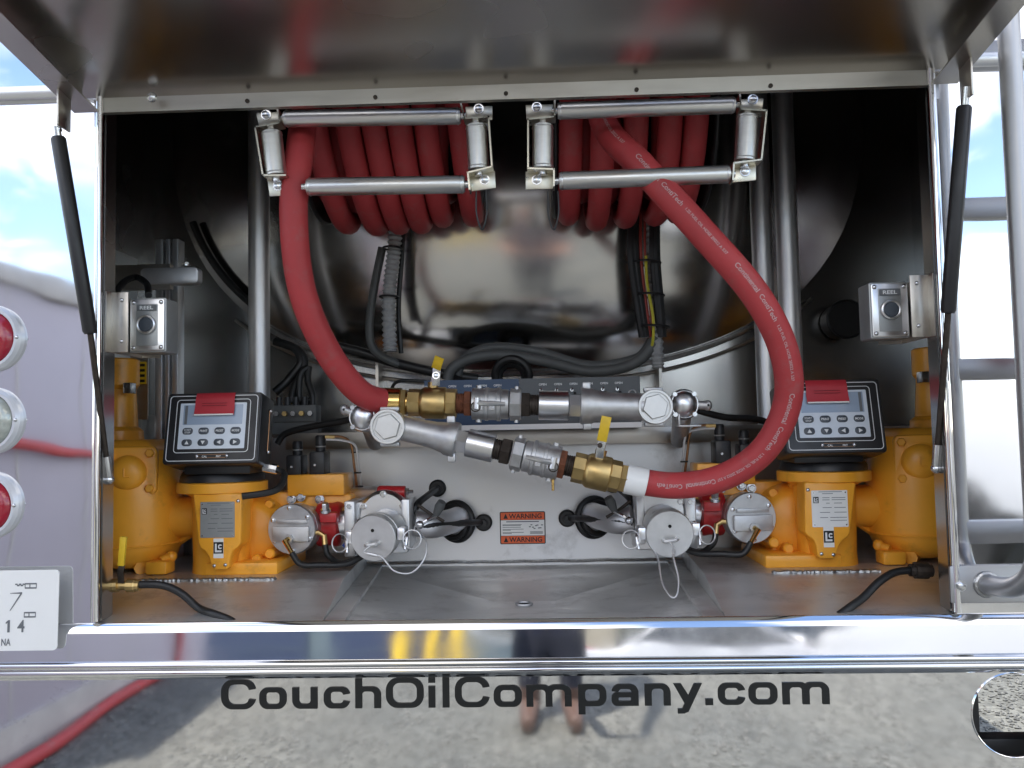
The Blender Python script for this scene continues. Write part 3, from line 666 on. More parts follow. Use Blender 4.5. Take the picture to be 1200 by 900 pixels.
def hose_text(path, start_px, items, parent):
    # lettering wrapped on the hose wall that faces the yard
    ds = [0]
    for i in range(1, len(path)): ds.append(ds[-1]+(path[i]-path[i-1]).length)
    def at(s_):
        s_ = max(0, min(ds[-1]-1e-6, s_)); i = min(max(k for k in range(len(ds)) if ds[k] <= s_), len(path)-2)
        f = (s_-ds[i])/(ds[i+1]-ds[i]); t0 = (path[i+1]-path[max(i-1, 0)]).normalized(); t1 = (path[min(i+2, len(path)-1)]-path[i]).normalized()
        return path[i].lerp(path[i+1], f), t0.lerp(t1, f).normalized()
    def pix(p): d = p-CAM; return d.dot(CR)/d.dot(CF)*FPX+600, 450-d.dot(CU)/d.dot(CF)*FPX
    s0 = ds[min(range(len(path)), key=lambda i: math.hypot(pix(path[i])[0]-start_px[0], pix(path[i])[1]-start_px[1]))]
    for st, h, gap in items:
        vs_, fs = text2d(st); x0 = min(v[0] for v in vs_); x1 = max(v[0] for v in vs_); y0, y1 = -.18, .70; k = h/.70; mb = MB(); out = []
        for vx, vy in vs_:
            c, tg = at(s0+(vx-x0)*k); n_ = Vector((-.12, -1, .05)); n_ = (n_-tg*n_.dot(tg)).normalized(); up = n_.cross(tg)
            a = ((vy-.3)*k)/HRAD+.05
            out.append(c+(n_*math.cos(a)+up*math.sin(a))*(HRAD+.0004))
        mb.add(out, fs); mb.build('lettering', M_hoseprint, parent, smooth=0); s0 += (x1-x0)*k+gap
SM = ('1.25 FUEL OIL HOSE 20022 A 537', .0056, .02)
hose_text(path2, (708, 143), [('WORKING OIL 20022 A 537', .0062, .02)], h2)
for px0 in ((748, 192), (856, 310), (925, 455)): hose_text(path2, px0, [('Continental', .0098, .008), ('ContiTech', .0092, .010), SM], h2)
hose_text(path2, (842, 562), [('Continental', .0095, .008), ('ContiTech', .0090, .01)], h2)

# valve and coupling trains between hoses and swivel elbows
def train(name, label, A, B, segs, grp, radius=1.0):
    """A, B end points; segs: list of (kind, t0, t1, r)"""
    t = thing(name, label, 'coupling', A, grp); d = (B-A); L_ = d.length; u = d/L_
    at = lambda s_: A+d*s_
    up = (Vector((0, 0, 1))-u*u.z).normalized(); fw = u.cross(up); fw = fw if fw.y < 0 else -fw
    return t, at, u, up, fw, L_
def hexnut(mb, a, b_, r, rot=.3): return mb.pipe(a, b_, [(0, r*.93), (.06, r), (.94, r), (1, r*.93)], 6)
def ball_valve(at, u, up, fw, s0, s1, R_, flip, label, handle_m):
    """brass ball valve from at(s0) to at(s1), returns thing"""
    c = at((s0+s1)/2); L_ = (at(s1)-at(s0)).length; t = thing('ball_valve', label, 'valve', c, 'brass ball valves on the hose ends'); a, b_ = at(s0), at(s1)
    MB().lathe(a, b_-a, [(L_*.20, R_*.62), (L_*.25, R_*.86), (L_*.31, R_*.98), (L_*.34, R_*1.02), (L_*.755, R_*1.02), (L_*.77, R_*1.0), (L_*.80, R_*.86)], 36).build('body', M_brass, t, smooth=45)
    MB().lathe(a, b_-a, [(0, R_*.84), (L_*.01, R_*.88), (L_*.24, R_*.88), (L_*.25, R_*.84)], 8).build('hexagon_end', M_brass, t, smooth=20)
    MB().lathe(a, b_-a, [(L_*.77, R_*.90), (L_*.78, R_*.93), (L_*.985, R_*.93), (L_, R_*.88)], 8).build('hexagon_end', M_brass, t, smooth=20)
    st0 = c+up*R_*.75; bn = MB().cyl(st0, c+up*R_*1.32, R_*.34, n=16).build('bonnet', M_brass, t)
    MB().cyl(c+up*R_*1.3, c+up*R_*1.62, R_*.2, n=12).build('stem', M_bolt, t)
    return t, c
# upper train (plain hose) - horizontal
A = P(447, 471, .31); B = P(748, 477, .31); t, at, u, up, fw, L_ = train('coupling_train', 'level aluminium cam coupling train ending in a swivel elbow by the labelled strip', A, B, [], 'coupling trains')
k = lambda px_: (px_-447)/(748-447)
R16 = PX(16.5, .31)
MB().pipe(at(k(446)), at(k(471)), [(0, R16*1.0), (.01, R16*1.03), (.97, R16*1.03), (1, R16*.96)], 36).build('ferrule', M_brassb, h1)
vt, vc = ball_valve(at, u, up, fw, k(479), k(536), PX(18.5, .31), 1, 'brass ball valve on the level train with short yellow lever', M_yhandle)
nut = MB(); hexnut(nut, at(k(471)), at(k(477)), R16*1.02); nut.build('nut', M_brass, vt, smooth=20)
MB().cyl(at(k(476)), at(k(481)), R16*.72).build('neck', M_brassb, vt)
hp = [P(513, 462, .31), P(514, 442, .285), P(516, 430, .275), P(519, 419, .272)]
def lever(pts, w, th, m, nm, par):
    mb = MB(); wv = Vector((1, 0, 0)); pts = [Vector(p) for p in pts]; m_ = len(pts); out = []
    for i, p in enumerate(pts):
        tg = (pts[min(i+1, m_-1)]-pts[max(i-1, 0)]).normalized(); s_ = tg.cross(Vector((0, -1, 0))).normalized(); nn = s_.cross(tg).normalized()
        out += [p-s_*w-nn*th, p+s_*w-nn*th, p+s_*w+nn*th, p-s_*w+nn*th]
    fs = [(0, 1, 2, 3), tuple(4*(m_-1)+q for q in (3, 2, 1, 0))]
    for i in range(m_-1):
        for q in range(4): fs.append((4*i+q, 4*i+(q+1) % 4, 4*i+4+(q+1) % 4, 4*i+4+q))
    mb.add(out, fs); return mb.build(nm, m, par, bevel=.0008)
lever([P(511, 452, .292), P(511, 444, .288), P(512, 431, .283)], .009, .0016, M_bolt, 'lever', vt)
lever([P(511, 432, .282), P(515, 419, .262)], .0105, .0026, M_yhandle, 'lever_grip', vt)
bolt(MB(), P(511, 440, .284), (0, -1, .1), .006, .006).build('lever_nut', M_bolt, vt)
def cam_coupling(par, at, u, up, fw, s0, s1, R_, flip=False):
    a, b_ = at(s0), at(s1)
    if flip: a, b_ = b_, a
    MB().pipe(a, b_, [(0, R_*.90), (.01, R_*.98), (.26, R_*.98), (.27, R_*1.03), (.33, R_*1.03), (.34, R_*.98), (.50, R_*.98), (.51, R_*1.04), (.58, R_*1.04), (.60, R_*.92), (.74, R_*.92), (.76, R_*.80)], 40).build('female_body', M_cast, par, smooth=40)
    MB().pipe(a, b_, [(.77, R_*.97), (.785, R_*1.0), (.97, R_*1.0), (1.0, R_*.92)], 8).build('male_hexagon', M_cast, par, smooth=20)
    v = (b_-a); L2 = v.length; d = v/L2
    arm = MB(); p0 = a+v*.12+fw*R_*1.0; arm.tube([p0, a+v*.30+fw*R_*1.12, a+v*.56+fw*R_*1.10, a+v*.68+fw*R_*1.0], [.0065, .0055, .005, .004], 8)
    arm.cyl(p0-up*.012, p0+up*.012, .007, n=12); arm.build('cam_arm', M_mach, par)
    MB().torus(a+v*.10+fw*R_*1.05-up*.008, fw, .010, .0014, 20, 6).build('pull_ring', M_iron, par)
    for sgn in (-1, 1):
        MB().cyl(a+v*.14+up*sgn*R_*.8, a+v*.14+up*sgn*R_*1.14, .007, n=12).build('cam_lug', M_cast, par)
        MB().cyl(a+v*.9+up*sgn*R_*.8, a+v*.9+up*sgn*R_*1.12, .005, n=12).build('cam_lug', M_cast, par)
    for q in (.18, .42):
        lg = MB(); x_ = d; c_ = a+v*q+fw*R_*.97-up*.004
        lg.box(c_, (L2*.12, .006, .022), Matrix((d, -fw, up)).transposed()); lg.build('boss', M_cast, par, bevel=.0015)
def nipple(par, at, s0, s1, r, m, nm='nipple', thread=True):
    a, b_ = at(s0), at(s1); n_ = 9; prof = []
    for i in range(n_+1): prof.append((i/n_, r*(1.0 if i % 2 else .94)))
    MB().pipe(a, b_, prof, 24).build(nm, m, par, smooth=20)
nipple(t, at, k(536), k(546), R16*.74, M_rust)
nut = MB(); hexnut(nut, at(k(545)), at(k(553)), R16*.98); nut.build('lock_nut', M_rust, t, smooth=20)
cam_coupling(t, at, u, up, fw, k(554), k(612), PX(19, .31))
nut = MB(); hexnut(nut, at(k(611)), at(k(622)), R16*.95); nut.build('lock_nut', M_iron, t, smooth=20)
nipple(t, at, k(621), k(633), R16*.76, M_iron)
MB().pipe(at(k(632)), at(k(667)), [(0, R16*.98), (.02, R16*1.04), (.98, R16*1.04), (1, R16*.98)], 36).build('sleeve', M_mach, t)
nut = MB(); hexnut(nut, at(k(667)), at(k(682)), R16*.86); nut.build('hexagon_bush', M_mach, t, smooth=20)
def elbow(par, at, s0, s1, r0, r1, cc, dirn, hexm=M_cap):
    """flared clamp end, tapering pipe to the elbow with its round hexagon cap"""
    a, b_ = at(s0), at(s1)
    MB().pipe(a, b_, [(0, r0*1.10), (.03, r0*1.14), (.16, r0*1.10), (.20, r0*1.0), (.36, r1*1.06), (.55, r1), (1, r1)], 36).build('elbow_pipe', M_cast, par, smooth=40)
    for sgn in (-1, 1):
        q = at(s0)+(at(s1)-at(s0))*.09+Vector((0, 0, sgn*r0*1.18)); MB().box(q, (.018, .016, .020)).build('clamp_lug', M_cast, par, bevel=.003)
    r = PX(20.5, .29)
    cp = MB().lathe(cc, (0, -1, 0), [(-.045, r*.8), (0, r*.92), (.004, r), (.030, r), (.033, r*.96), (.033, r*.84), (.028, r*.82)], 44).build('elbow_cap', hexm, par, smooth=40)
    MB().lathe(cc+Vector((0, -.027, 0)), (0, -1, 0), [(0, r*.76), (.006, r*.74), (.008, r*.70)], 6, .25).build('cap_hexagon', hexm, cp, smooth=10)
    for sgn in (-1, 1): MB().box(cc+Vector((0, .004, sgn*r*1.0)), (r*1.1, .02, .010)).build('elbow_rib', M_cast, par, bevel=.003)
def swivel(par, c, s, r, lug):
    MB().sphere(c, (r, r*.9, r*1.05)).lathe(c, (0, -1, 0), [(-.04, r*.9), (.010, r*.95), (.016, r*.90)], 28).build('swivel_body', M_mach, par, smooth=50)
    for a in (45, 135, 225, 315): MB().cyl(c+Vector((math.cos(rad(a))*r*.9, -.004, math.sin(rad(a))*r*.95)), c+Vector((math.cos(rad(a))*r*.9, -.020, math.sin(rad(a))*r*.95)), .005, n=10).build('bolt', M_bolt, par)
    MB().tube([c, c.lerp(lug, .6), lug], [r*.5, .010, .010], 10).sphere(lug, (.011, .007, .012), 12, 8).build('lug', M_cast, par, smooth=60)
    MB().cyl(lug+Vector((0, -.006, 0)), lug+Vector((0, -.009, 0)), .003, n=8).build('lug_hole', M_dark, par)
elbow(t, at, k(681), k(760), R16*1.16, R16*.98, P(766, 477, .31), 1)
swivel(t, P(801, 474, .34), 1, PX(17.5, .34), P(829, 475, .33))
MB().tube(spline([P(800, 470, .36), P(800, 472, .45), P(798, 500, .50), P(796, 515, .60)], 6), .022, 14).build('mounting_pipe', M_cast, t)
mb = MB(); q = P(805, 495, .34); mb.bb(q.x-.02, q.x+.028, .32, .36, q.z-.010, q.z-.006).bb(q.x-.022, q.x-.018, .32, .36, q.z-.010, q.z+.02); mb.build('drip_bracket', M_cast, t, bevel=.001)
# lower train (lettered hose) - sloping
A2 = P(470, 501, .27); B2 = P(742, 563, .25); t2, at2, u2, up2, fw2, L2_ = train('coupling_train', 'sloping aluminium cam coupling train ending in a swivel elbow below the plain hose', A2, B2, [], 'coupling trains')
k2 = lambda px_: (px_-470)/(742-470)
Rl = PX(16.5, .26)
MB().pipe(at2(k2(733)), at2(k2(757)), [(0, Rl*.98), (.02, Rl*1.04), (.97, Rl*1.04), (1, Rl*1.0)], 36).build('ferrule', M_plate, h2)
vt2, vc2 = ball_valve(at2, u2, up2, fw2, k2(673), k2(727), PX(20, .26), 1, 'brass ball valve on the sloping train with raised yellow lever', M_yhandle)
nut = MB(); hexnut(nut, at2(k2(727)), at2(k2(735)), Rl*1.05); nut.build('nut', M_brass, vt2, smooth=20)
lever([P(702, 541, .235), P(703, 529, .228), P(706, 516, .222)], .0085, .0016, M_bolt, 'lever', vt2)
lever([P(705, 517, .222), P(711, 488, .216)], .0105, .003, M_yhandle, 'lever_grip', vt2)
bolt(MB(), P(703, 522, .222), (0, -1, .1), .004, .004).build('lever_nut', M_iron, vt2)
nipple(t2, at2, k2(663), k2(675), Rl*.76, M_iron)
nut = MB(); hexnut(nut, at2(k2(655)), at2(k2(664)), Rl*1.12); nut.build('lock_nut', M_rust, t2, smooth=20)
cam_coupling(t2, at2, u2, up2, fw2, k2(602), k2(657), PX(20, .26), True)
nut = MB(); hexnut(nut, at2(k2(589)), at2(k2(600)), Rl*1.0); nut.build('lock_nut', M_iron, t2, smooth=20)
nipple(t2, at2, k2(578), k2(590), Rl*.74, M_iron)
MB().pipe(at2(k2(549)), at2(k2(581)), [(0, Rl*.94), (.02, Rl*1.0), (.98, Rl*1.0), (1, Rl*.92)], 36).build('sleeve', M_mach, t2)
nut = MB(); hexnut(nut, at2(k2(536)), at2(k2(549)), Rl*.86); nut.build('hexagon_bush', M_mach, t2, smooth=20)
at2r = lambda s_: at2(1-s_)
elbow(t2, at2, k2(537), k2(462), Rl*1.12, Rl*.92, P(457, 500, .27), -1)
swivel(t2, P(426, 489, .30), -1, PX(17, .30), P(404, 480, .29))
MB().tube(spline([P(430, 485, .32), P(430, 487, .42), P(436, 505, .50), P(440, 518, .60)], 6), .022, 14).build('mounting_pipe', M_cast, t2)
tg = MB(); tg.cyl(P(648, 562, .25), P(648, 575, .25), .003).build('pull_pin', M_brassb, t2)

# labelled valve strip on the shelf
YC = .60; cp0 = P(600, 470, YC); cs = thing('valve_strip', 'blue and slate labelled strip of toggle valves standing on the shelf', 'control panel', (cp0.x, YC, zl1))
a, b_, c_, d_ = P(497, 447, YC), P(608, 447, YC), P(750, 447, YC), P(600, 500, YC)
zt = P(600, 444, YC).z
MB().bb(a.x, b_.x, YC, YC+.004, zl1-.002, zt).build('blue_plate', M_blue, cs, smooth=0)
MB().bb(b_.x+.0008, c_.x, YC, YC+.004, zl1-.002, zt).build('slate_plate', M_slate, cs, smooth=0)
MB().bb(a.x, c_.x, YC-.012, YC-.0005, zl1-.0015, zl1+.012).build('bottom_angle', M_pipe, cs, smooth=0)
fr = frame((0, YC, 0))
for px_ in (493+8, 530, 548, 566, 583, 636, 654, 672, 690, 708, 725):
    q = P(px_, 453, YC); mb = MB(); put_text(mb, 'OPEN', PX(2.6, YC), fr, q.x, zt-.016, .0008, PX(9, YC)); mb.build('open_marking', M_white, cs, smooth=0)
for px_ in (636, 654, 672, 690, 708, 725):
    q = P(px_-2, 458, YC); z = zt-.032
    MB().cyl((q.x, YC, z), (q.x, YC-.010, z), .0042, n=10).tube([(q.x, YC-.010, z), (q.x+.001, YC-.018, z+.004)], .0024, 8).build('toggle', M_bolt, cs)
    MB().cyl((q.x+.008, YC, z-.008), (q.x+.008, YC-.004, z-.008), .0035, n=10).build('port', M_dark, cs)
MB().torus(P(741, 461, YC-.004), (0, 1, 0), .009, .002, 20, 6).build('wire_hook', M_wire, cs)

# warning label
q = P(612.5, 618.5, YP-.001); ww, wh = PX(53, YP), PX(37.5, YP)
wl2 = thing('warning_label', 'orange and white WARNING label stuck on the lower back panel', 'label', (q.x, YP-.0005, q.z)); fr = frame((q.x, YP-.0006, q.z))
MB().prism(rrect(ww, wh, .004), fr, 0, .0004).build('border', M_ink, wl2, smooth=0)
for s in (1, -1): MB().prism(off(rrect(ww*.955, wh*.225, .002), 0, s*wh*.36), fr, .0004, .0007).build('orange_band', M_orange, wl2, smooth=0)
MB().prism(off(rrect(ww*.955, wh*.475, .0005), 0, 0), fr, .0004, .00072).build('white_field', M_plate, wl2, smooth=0)
for s in (1, -1):
    mb = MB(); put_text(mb, 'WARNING', wh*.15, fr, ww*.06, s*wh*.36, .001, ww*.72); mb.build('warning_word', M_ink, wl2, smooth=0)
    MB().prism([(-ww*.42, s*wh*.36-wh*.075), (-ww*.32, s*wh*.36-wh*.075), (-ww*.37, s*wh*.36+wh*.085)], fr, .0008, .001).build('triangle', M_ink, wl2, smooth=0)
mb = MB(); mb.prism(off(rrect(ww*.72, wh*.03, .0005), 0, wh*.19), fr, .0008, .001)
for i, (l_, y_) in enumerate(((.42, .10), (.40, .075), (.40, .02), (.46, -.04), (.18, -.07), (.46, -.14), (.2, -.17))): mb.prism(off(rrect(ww*l_, wh*.016, .0002), -ww*.44+ww*l_/2, wh*y_), fr, .0008, .001)
for i in range(9): mb.prism(off(rrect(ww*.045, wh*.03, .0006), ww*(.16+.033*i), wh*(.06*math.sin(i*1.7)+.03)), fr, .0008+i*.00001, .001)
for i in range(3): mb.prism(off(rrect(ww*.28, wh*.016, .0002), ww*.30, wh*(-.12-.03*i)), fr, .0008, .001)
mb.build('fine_print', M_greyink, wl2, smooth=0)

# vertical pipes
def pipe(px0, py0, px1, py1, Y, r, label):
    a, b_ = P(px0, py0, Y), P(px1, py1, Y); a = Vector((b_.x, Y, 2.42))
    t = thing('vertical_pipe', label, 'pipe', b_, 'vertical pipes in the cabinet'); MB().cyl(b_, a, r, n=28).build('pipe', M_pipe, t)
    MB().torus(b_+Vector((0, 0, .012)), (0, 0, 1), r*1.08, .006, 28, 8).build('collar', M_cast, t); return t
zbot = 470
pipe(300, 150, 304, 520, .62, PX(12.5, .62), 'bright vertical steel pipe beside the lit register')
pipe(897, 150, 901, 505, .70, PX(12, .70), 'dull vertical pipe behind the lettered hose')
pipe(925, 150, 931, 505, .60, PX(12.5, .60), 'vertical steel pipe above the shaded register')

# corrugated conduits, cable bundles
def corr(px_pts, Y, r, label, n=70):
    path = spline([P(x, y, Y) for x, y in px_pts], 21); m_ = len(path); t = thing('corrugated_conduit', label, 'conduit', path[-1], 'corrugated conduits')
    rr = [r*(1.0 if i % 2 else .74) for i in range(m_)]; MB().tube(path, rr, 14).build('sleeve', M_conduit, t, smooth=20); return t, path
def ties(t, px_list, Y, r, m=M_black):
    for x, y in px_list: MB().torus(P(x, y, Y), (0.05, 0, 1), r, .003, 20, 6).build('cable_tie', m, t)
t, _ = corr([(466, 236), (462, 290), (456, 350), (457, 412)], .66, PX(9, .66), 'grey corrugated conduit hanging behind the plain hose'); ties(t, [(460, 291), (456, 348)], .66, PX(11, .66))
MB().tube(spline([P(448, 290, .69), P(438, 340, .70), P(433, 385, .70), P(440, 412, .71), P(470, 428, .74)], 8), PX(5, .68), 10).build('grey_cable', M_grey, t)
MB().tube(spline([P(473, 250, .69), P(471, 300, .69), P(467, 360, .69), P(470, 414, .69)], 8), PX(3, .68), 8).build('black_cable', M_rubber, t)
t, _ = corr([(762, 240), (764, 300), (768, 360), (771, 431)], .68, PX(8, .68), 'corrugated conduit bundled with red and yellow wires below the lettered hose'); ties(t, [(757, 308), (761, 346), (767, 383)], .67, PX(17, .67))
for dx, m_, r_ in ((-17, M_rubber, 5), (-12, M_rubber, 4.5), (-6, M_rwire, 2), (-1, M_rwire, 1.6), (12, M_rubber, 5), (8, M_rubber, 4)):
    MB().tube(spline([P(757+dx, 240, .665), P(757+dx*1.0, 300, .66), P(763+dx*.9, 360, .66), P(767+dx*.8, 395, .67)], 8), PX(r_, .66), 8).build('black_cable' if m_ is M_rubber else 'red_wire', m_, t)
MB().tube(spline([P(757, 300, .645), P(758, 330, .645), P(765, 370, .645), P(765, 400, .66), P(760, 412, .69)], 8), PX(1.8, .65), 6).build('yellow_wire', M_ylw, t)
def cable(pts, r, m, label, nm='cable', grp='cables in the cabinet'):
    o = MB().tube(spline([P(*p) for p in pts], 12), r, 12).build(nm, m, smooth=60); return tag(o, label, 'cable', grp)
o = cable([(524, 446, .70), (530, 432, .70), (552, 420, .70), (590, 416, .70), (640, 424, .70), (690, 435, .70), (735, 429, .69), (762, 408, .68), (774, 370, .68)], PX(6.5, .70), M_grey, 'thick grey cable sagging along the tank bottom in front')
cable([(536, 440, .73), (546, 418, .73), (580, 407, .72), (630, 412, .72), (690, 428, .73), (745, 420, .72), (762, 400, .72)], PX(5.5, .72), M_grey, 'thick grey cable running behind the other along the tank bottom')
cable([(375, 402, .74), (420, 412, .74), (470, 427, .74), (520, 438, .74), (560, 444, .75)], PX(6, .72), M_rubber, 'black cable along the tank seam behind the plain hose')
cable([(322, 400, .76), (345, 408, .75), (352, 425, .74), (338, 445, .73), (322, 460, .72)], PX(5, .72), M_rubber, 'black cable looping beside the steel pipe')
cable([(330, 402, .76), (352, 412, .75), (356, 430, .74), (346, 452, .73), (341, 472, .72)], PX(5, .72), M_rubber, 'black cable looping down to the small manifold')
cable([(362, 430, .72), (352, 440, .71), (352, 470, .70), (366, 466, .70), (361, 446, .71), (362, 430, .72)], PX(4, .70), M_rubber, 'black cable loop above the small manifold')
cable([(325, 520, .55), (335, 508, .55), (365, 500, .54), (400, 494, .52), (420, 488, .50)], PX(4, .52), M_rubber, 'black cable crossing to the lower swivel elbow')
cable([(818, 481, .52), (850, 489, .54), (885, 491, .56), (912, 500, .58)], PX(4, .54), M_rubber, 'black cable crossing from the upper swivel elbow')
cable([(459, 457, .64), (463, 449, .63), (475, 446, .62), (500, 447, .62)], PX(2, .64), M_rubber, 'thin black cable entering the blue strip')
o = MB().torus(P(600, 440, .70), (.1, 1, .25), PX(20, .70), PX(5, .7), 32, 10).torus(P(600, 442, .72), (.1, 1, .2), PX(17, .70), PX(6, .7), 32, 10).build('cable_coil', M_rubber)
tag(o, 'coil of black cable behind the labelled valve strip', 'cable')
# small manifold left
q = P(348, 485, .66); mf = thing('small_manifold', 'small dark manifold with fittings beside the steel pipe', 'manifold', q)
MB().box(q, (PX(52, .66), .05, PX(20, .66))).build('block', M_grey, mf, bevel=.003)
for i in range(5):
    c = q+Vector((PX(-20+i*10, .66), -.027, 0)); MB().cyl(c, c+Vector((0, -.012, 0)), .007, n=6).build('fitting', M_brass if i % 2 else M_bolt, mf)
    MB().cyl(c+Vector((0, .02, .018)), c+Vector((0, .02, .045)), .008, n=10).build('cable_gland', M_black, mf)
MB().bb(q.x-.06, q.x+.06, q.y-.02, q.y+.02, zl1-.001, q.z-.018).build('foot', M_grey, mf)
# clamp on left wall
q = P(198, 323, .42); cl = thing('wall_clamp', 'grey metal clamp arm on the left cabinet wall', 'clamp', q)
MB().prism(off(rrect(PX(70, .42), PX(20, .42), PX(5, .42)), 0, 0), frame(q), -.03, 0).build('arm', M_pipe, cl, bevel=.002)
bolt(MB(), P(218, 312, .43), (0, 0, 1), .008, .010).build('bolt', M_bolt, cl); MB().bb(-XW+.004, q.x, .425, .445, q.z-.03, q.z+.03).build('bracket', M_flange, cl)
MB().tube(spline([P(134, 345, .14), P(146, 330, .2), P(160, 325, .26), P(172, 333, .2), P(174, 346, .13)], 8), PX(4, .2), 10).build('cable', M_rubber, cl)

# reel switches
def reel_switch(px_, py_, s, label, Ys=.10):
    q = P(px_, py_, Ys); w, h = PX(45, Ys), PX(66, Ys); t = thing('reel_switch', label, 'switch box', q, 'reel switch boxes'); fr = frame(q)
    MB().prism(rrect(w, h, .005), fr, -.055, 0).build('box', M_shade, t, bevel=.002)
    MB().prism(rrect(w*.92, h*.94, .004), fr, .0, .004).build('cover', M_mach, t, bevel=.001)
    MB().prism(off(rrect(w*.58, h*.76, .002), 0, 0), fr, .004, .0048).build('face', M_shade, t, bevel=.0008)
    MB().prism(off(rrect(w*.52, h*.105, .0008), 0, h*.31), fr, .0065, .0072).build('name_strip', M_greyink, t, smooth=0)
    mb = MB(); put_text(mb, 'REEL', h*.065, fr, 0, h*.31, .0076, w*.36); mb.build('reel_word', M_white, t, smooth=0)
    f2 = fr
    MB().torus(fr(0, 0, .0085), (0, 1, 0), w*.215, .0035, 30, 8).build('bezel_ring', M_mach, t)
    MB().lathe(fr(0, 0, .0048), (0, -1, 0), [(0, w*.20), (.007, w*.195), (.009, w*.17)], 28).build('button', M_btn, t)
    for a in (-1, 1):
        for b__ in (-1, 1): MB().sphere(fr(a*w*.375, b__*h*.41, .0045), (.0045, .003, .0045), 10, 6).build('screw', M_bolt, t)
    x0 = s*XO-s*.002
    MB().bb(min(x0, q.x-s*.0), max(x0, q.x), Ys+.056, Ys+.059, q.z-h*.55, q.z+h*.48).build('bracket', M_flange, t, smooth=0)
    MB().bb(min(x0, x0-s*.036), max(x0, x0-s*.036), .030, .033, q.z-h*.55, q.z+h*.5).bb(min(x0, x0-s*.003), max(x0, x0-s*.003), .012, Ys+.058, q.z-h*.55, q.z+h*.5).build('mounting_plate', M_flange, t, bevel=.0006)
    bx_ = x0-s*.024
    for b__ in (-.36, .36): MB().sphere((bx_, .029, q.z+h*b__), (.004, .003, .004), 10, 6).build('rivet', M_bolt, t)
reel_switch(173.5, 381, -1, 'grey REEL push button box on the lit left side')
reel_switch(1042, 363.5, 1, 'grey REEL push button box on the shaded side by the ladder')

# drain hoses with small valves at the front corners
q = P(140, 686, .06); dv_ = thing('drain_valve', 'small brass drain valve with upright yellow lever and black hose', 'valve', q, 'drain valves at the cabinet floor')
MB().pipe(P(126, 686, .06), P(164, 686, .06), [(0, .010), (.1, .010), (.12, .013), (.35, .013), (.37, .009), (.6, .009), (.62, .013), (.85, .013), (.88, .011), (1, .011)], 12).build('body', M_brass, dv_, smooth=20)
lever([P(142, 683, .05), P(141, 672, .045), P(143, 662, .043)], .006, .0015, M_iron, 'lever', dv_)
lever([P(142, 663, .043), P(145, 629, .040)], .006, .0035, M_yhandle, 'lever_grip', dv_)
MB().tube(spline([P(162, 685, .06), P(190, 686, .06), P(212, 695, .06), P(232, 712, .06), P(250, 719, .035), P(268, 726, .022), P(280, 734, .016)], 10), PX(4.5, .06), 12).build('hose', M_rubber, dv_)
q = P(1080, 668, .10); dv_ = thing('drain_valve', 'black drain hose and coupling in the shaded floor corner', 'valve', q, 'drain valves at the cabinet floor')
MB().pipe(P(1066, 668, .10), P(1092, 669, .10), [(0, .012), (.2, .012), (.22, .016), (.8, .016), (.82, .012), (1, .012)], 12).build('body', M_iron, dv_, smooth=20)
MB().tube(spline([P(1068, 668, .10), P(1048, 671, .09), P(1030, 682, .07), P(1012, 700, .05), P(997, 711, .03), P(982, 722, .02)], 10), PX(4.5, .08), 12).build('hose', M_rubber, dv_)

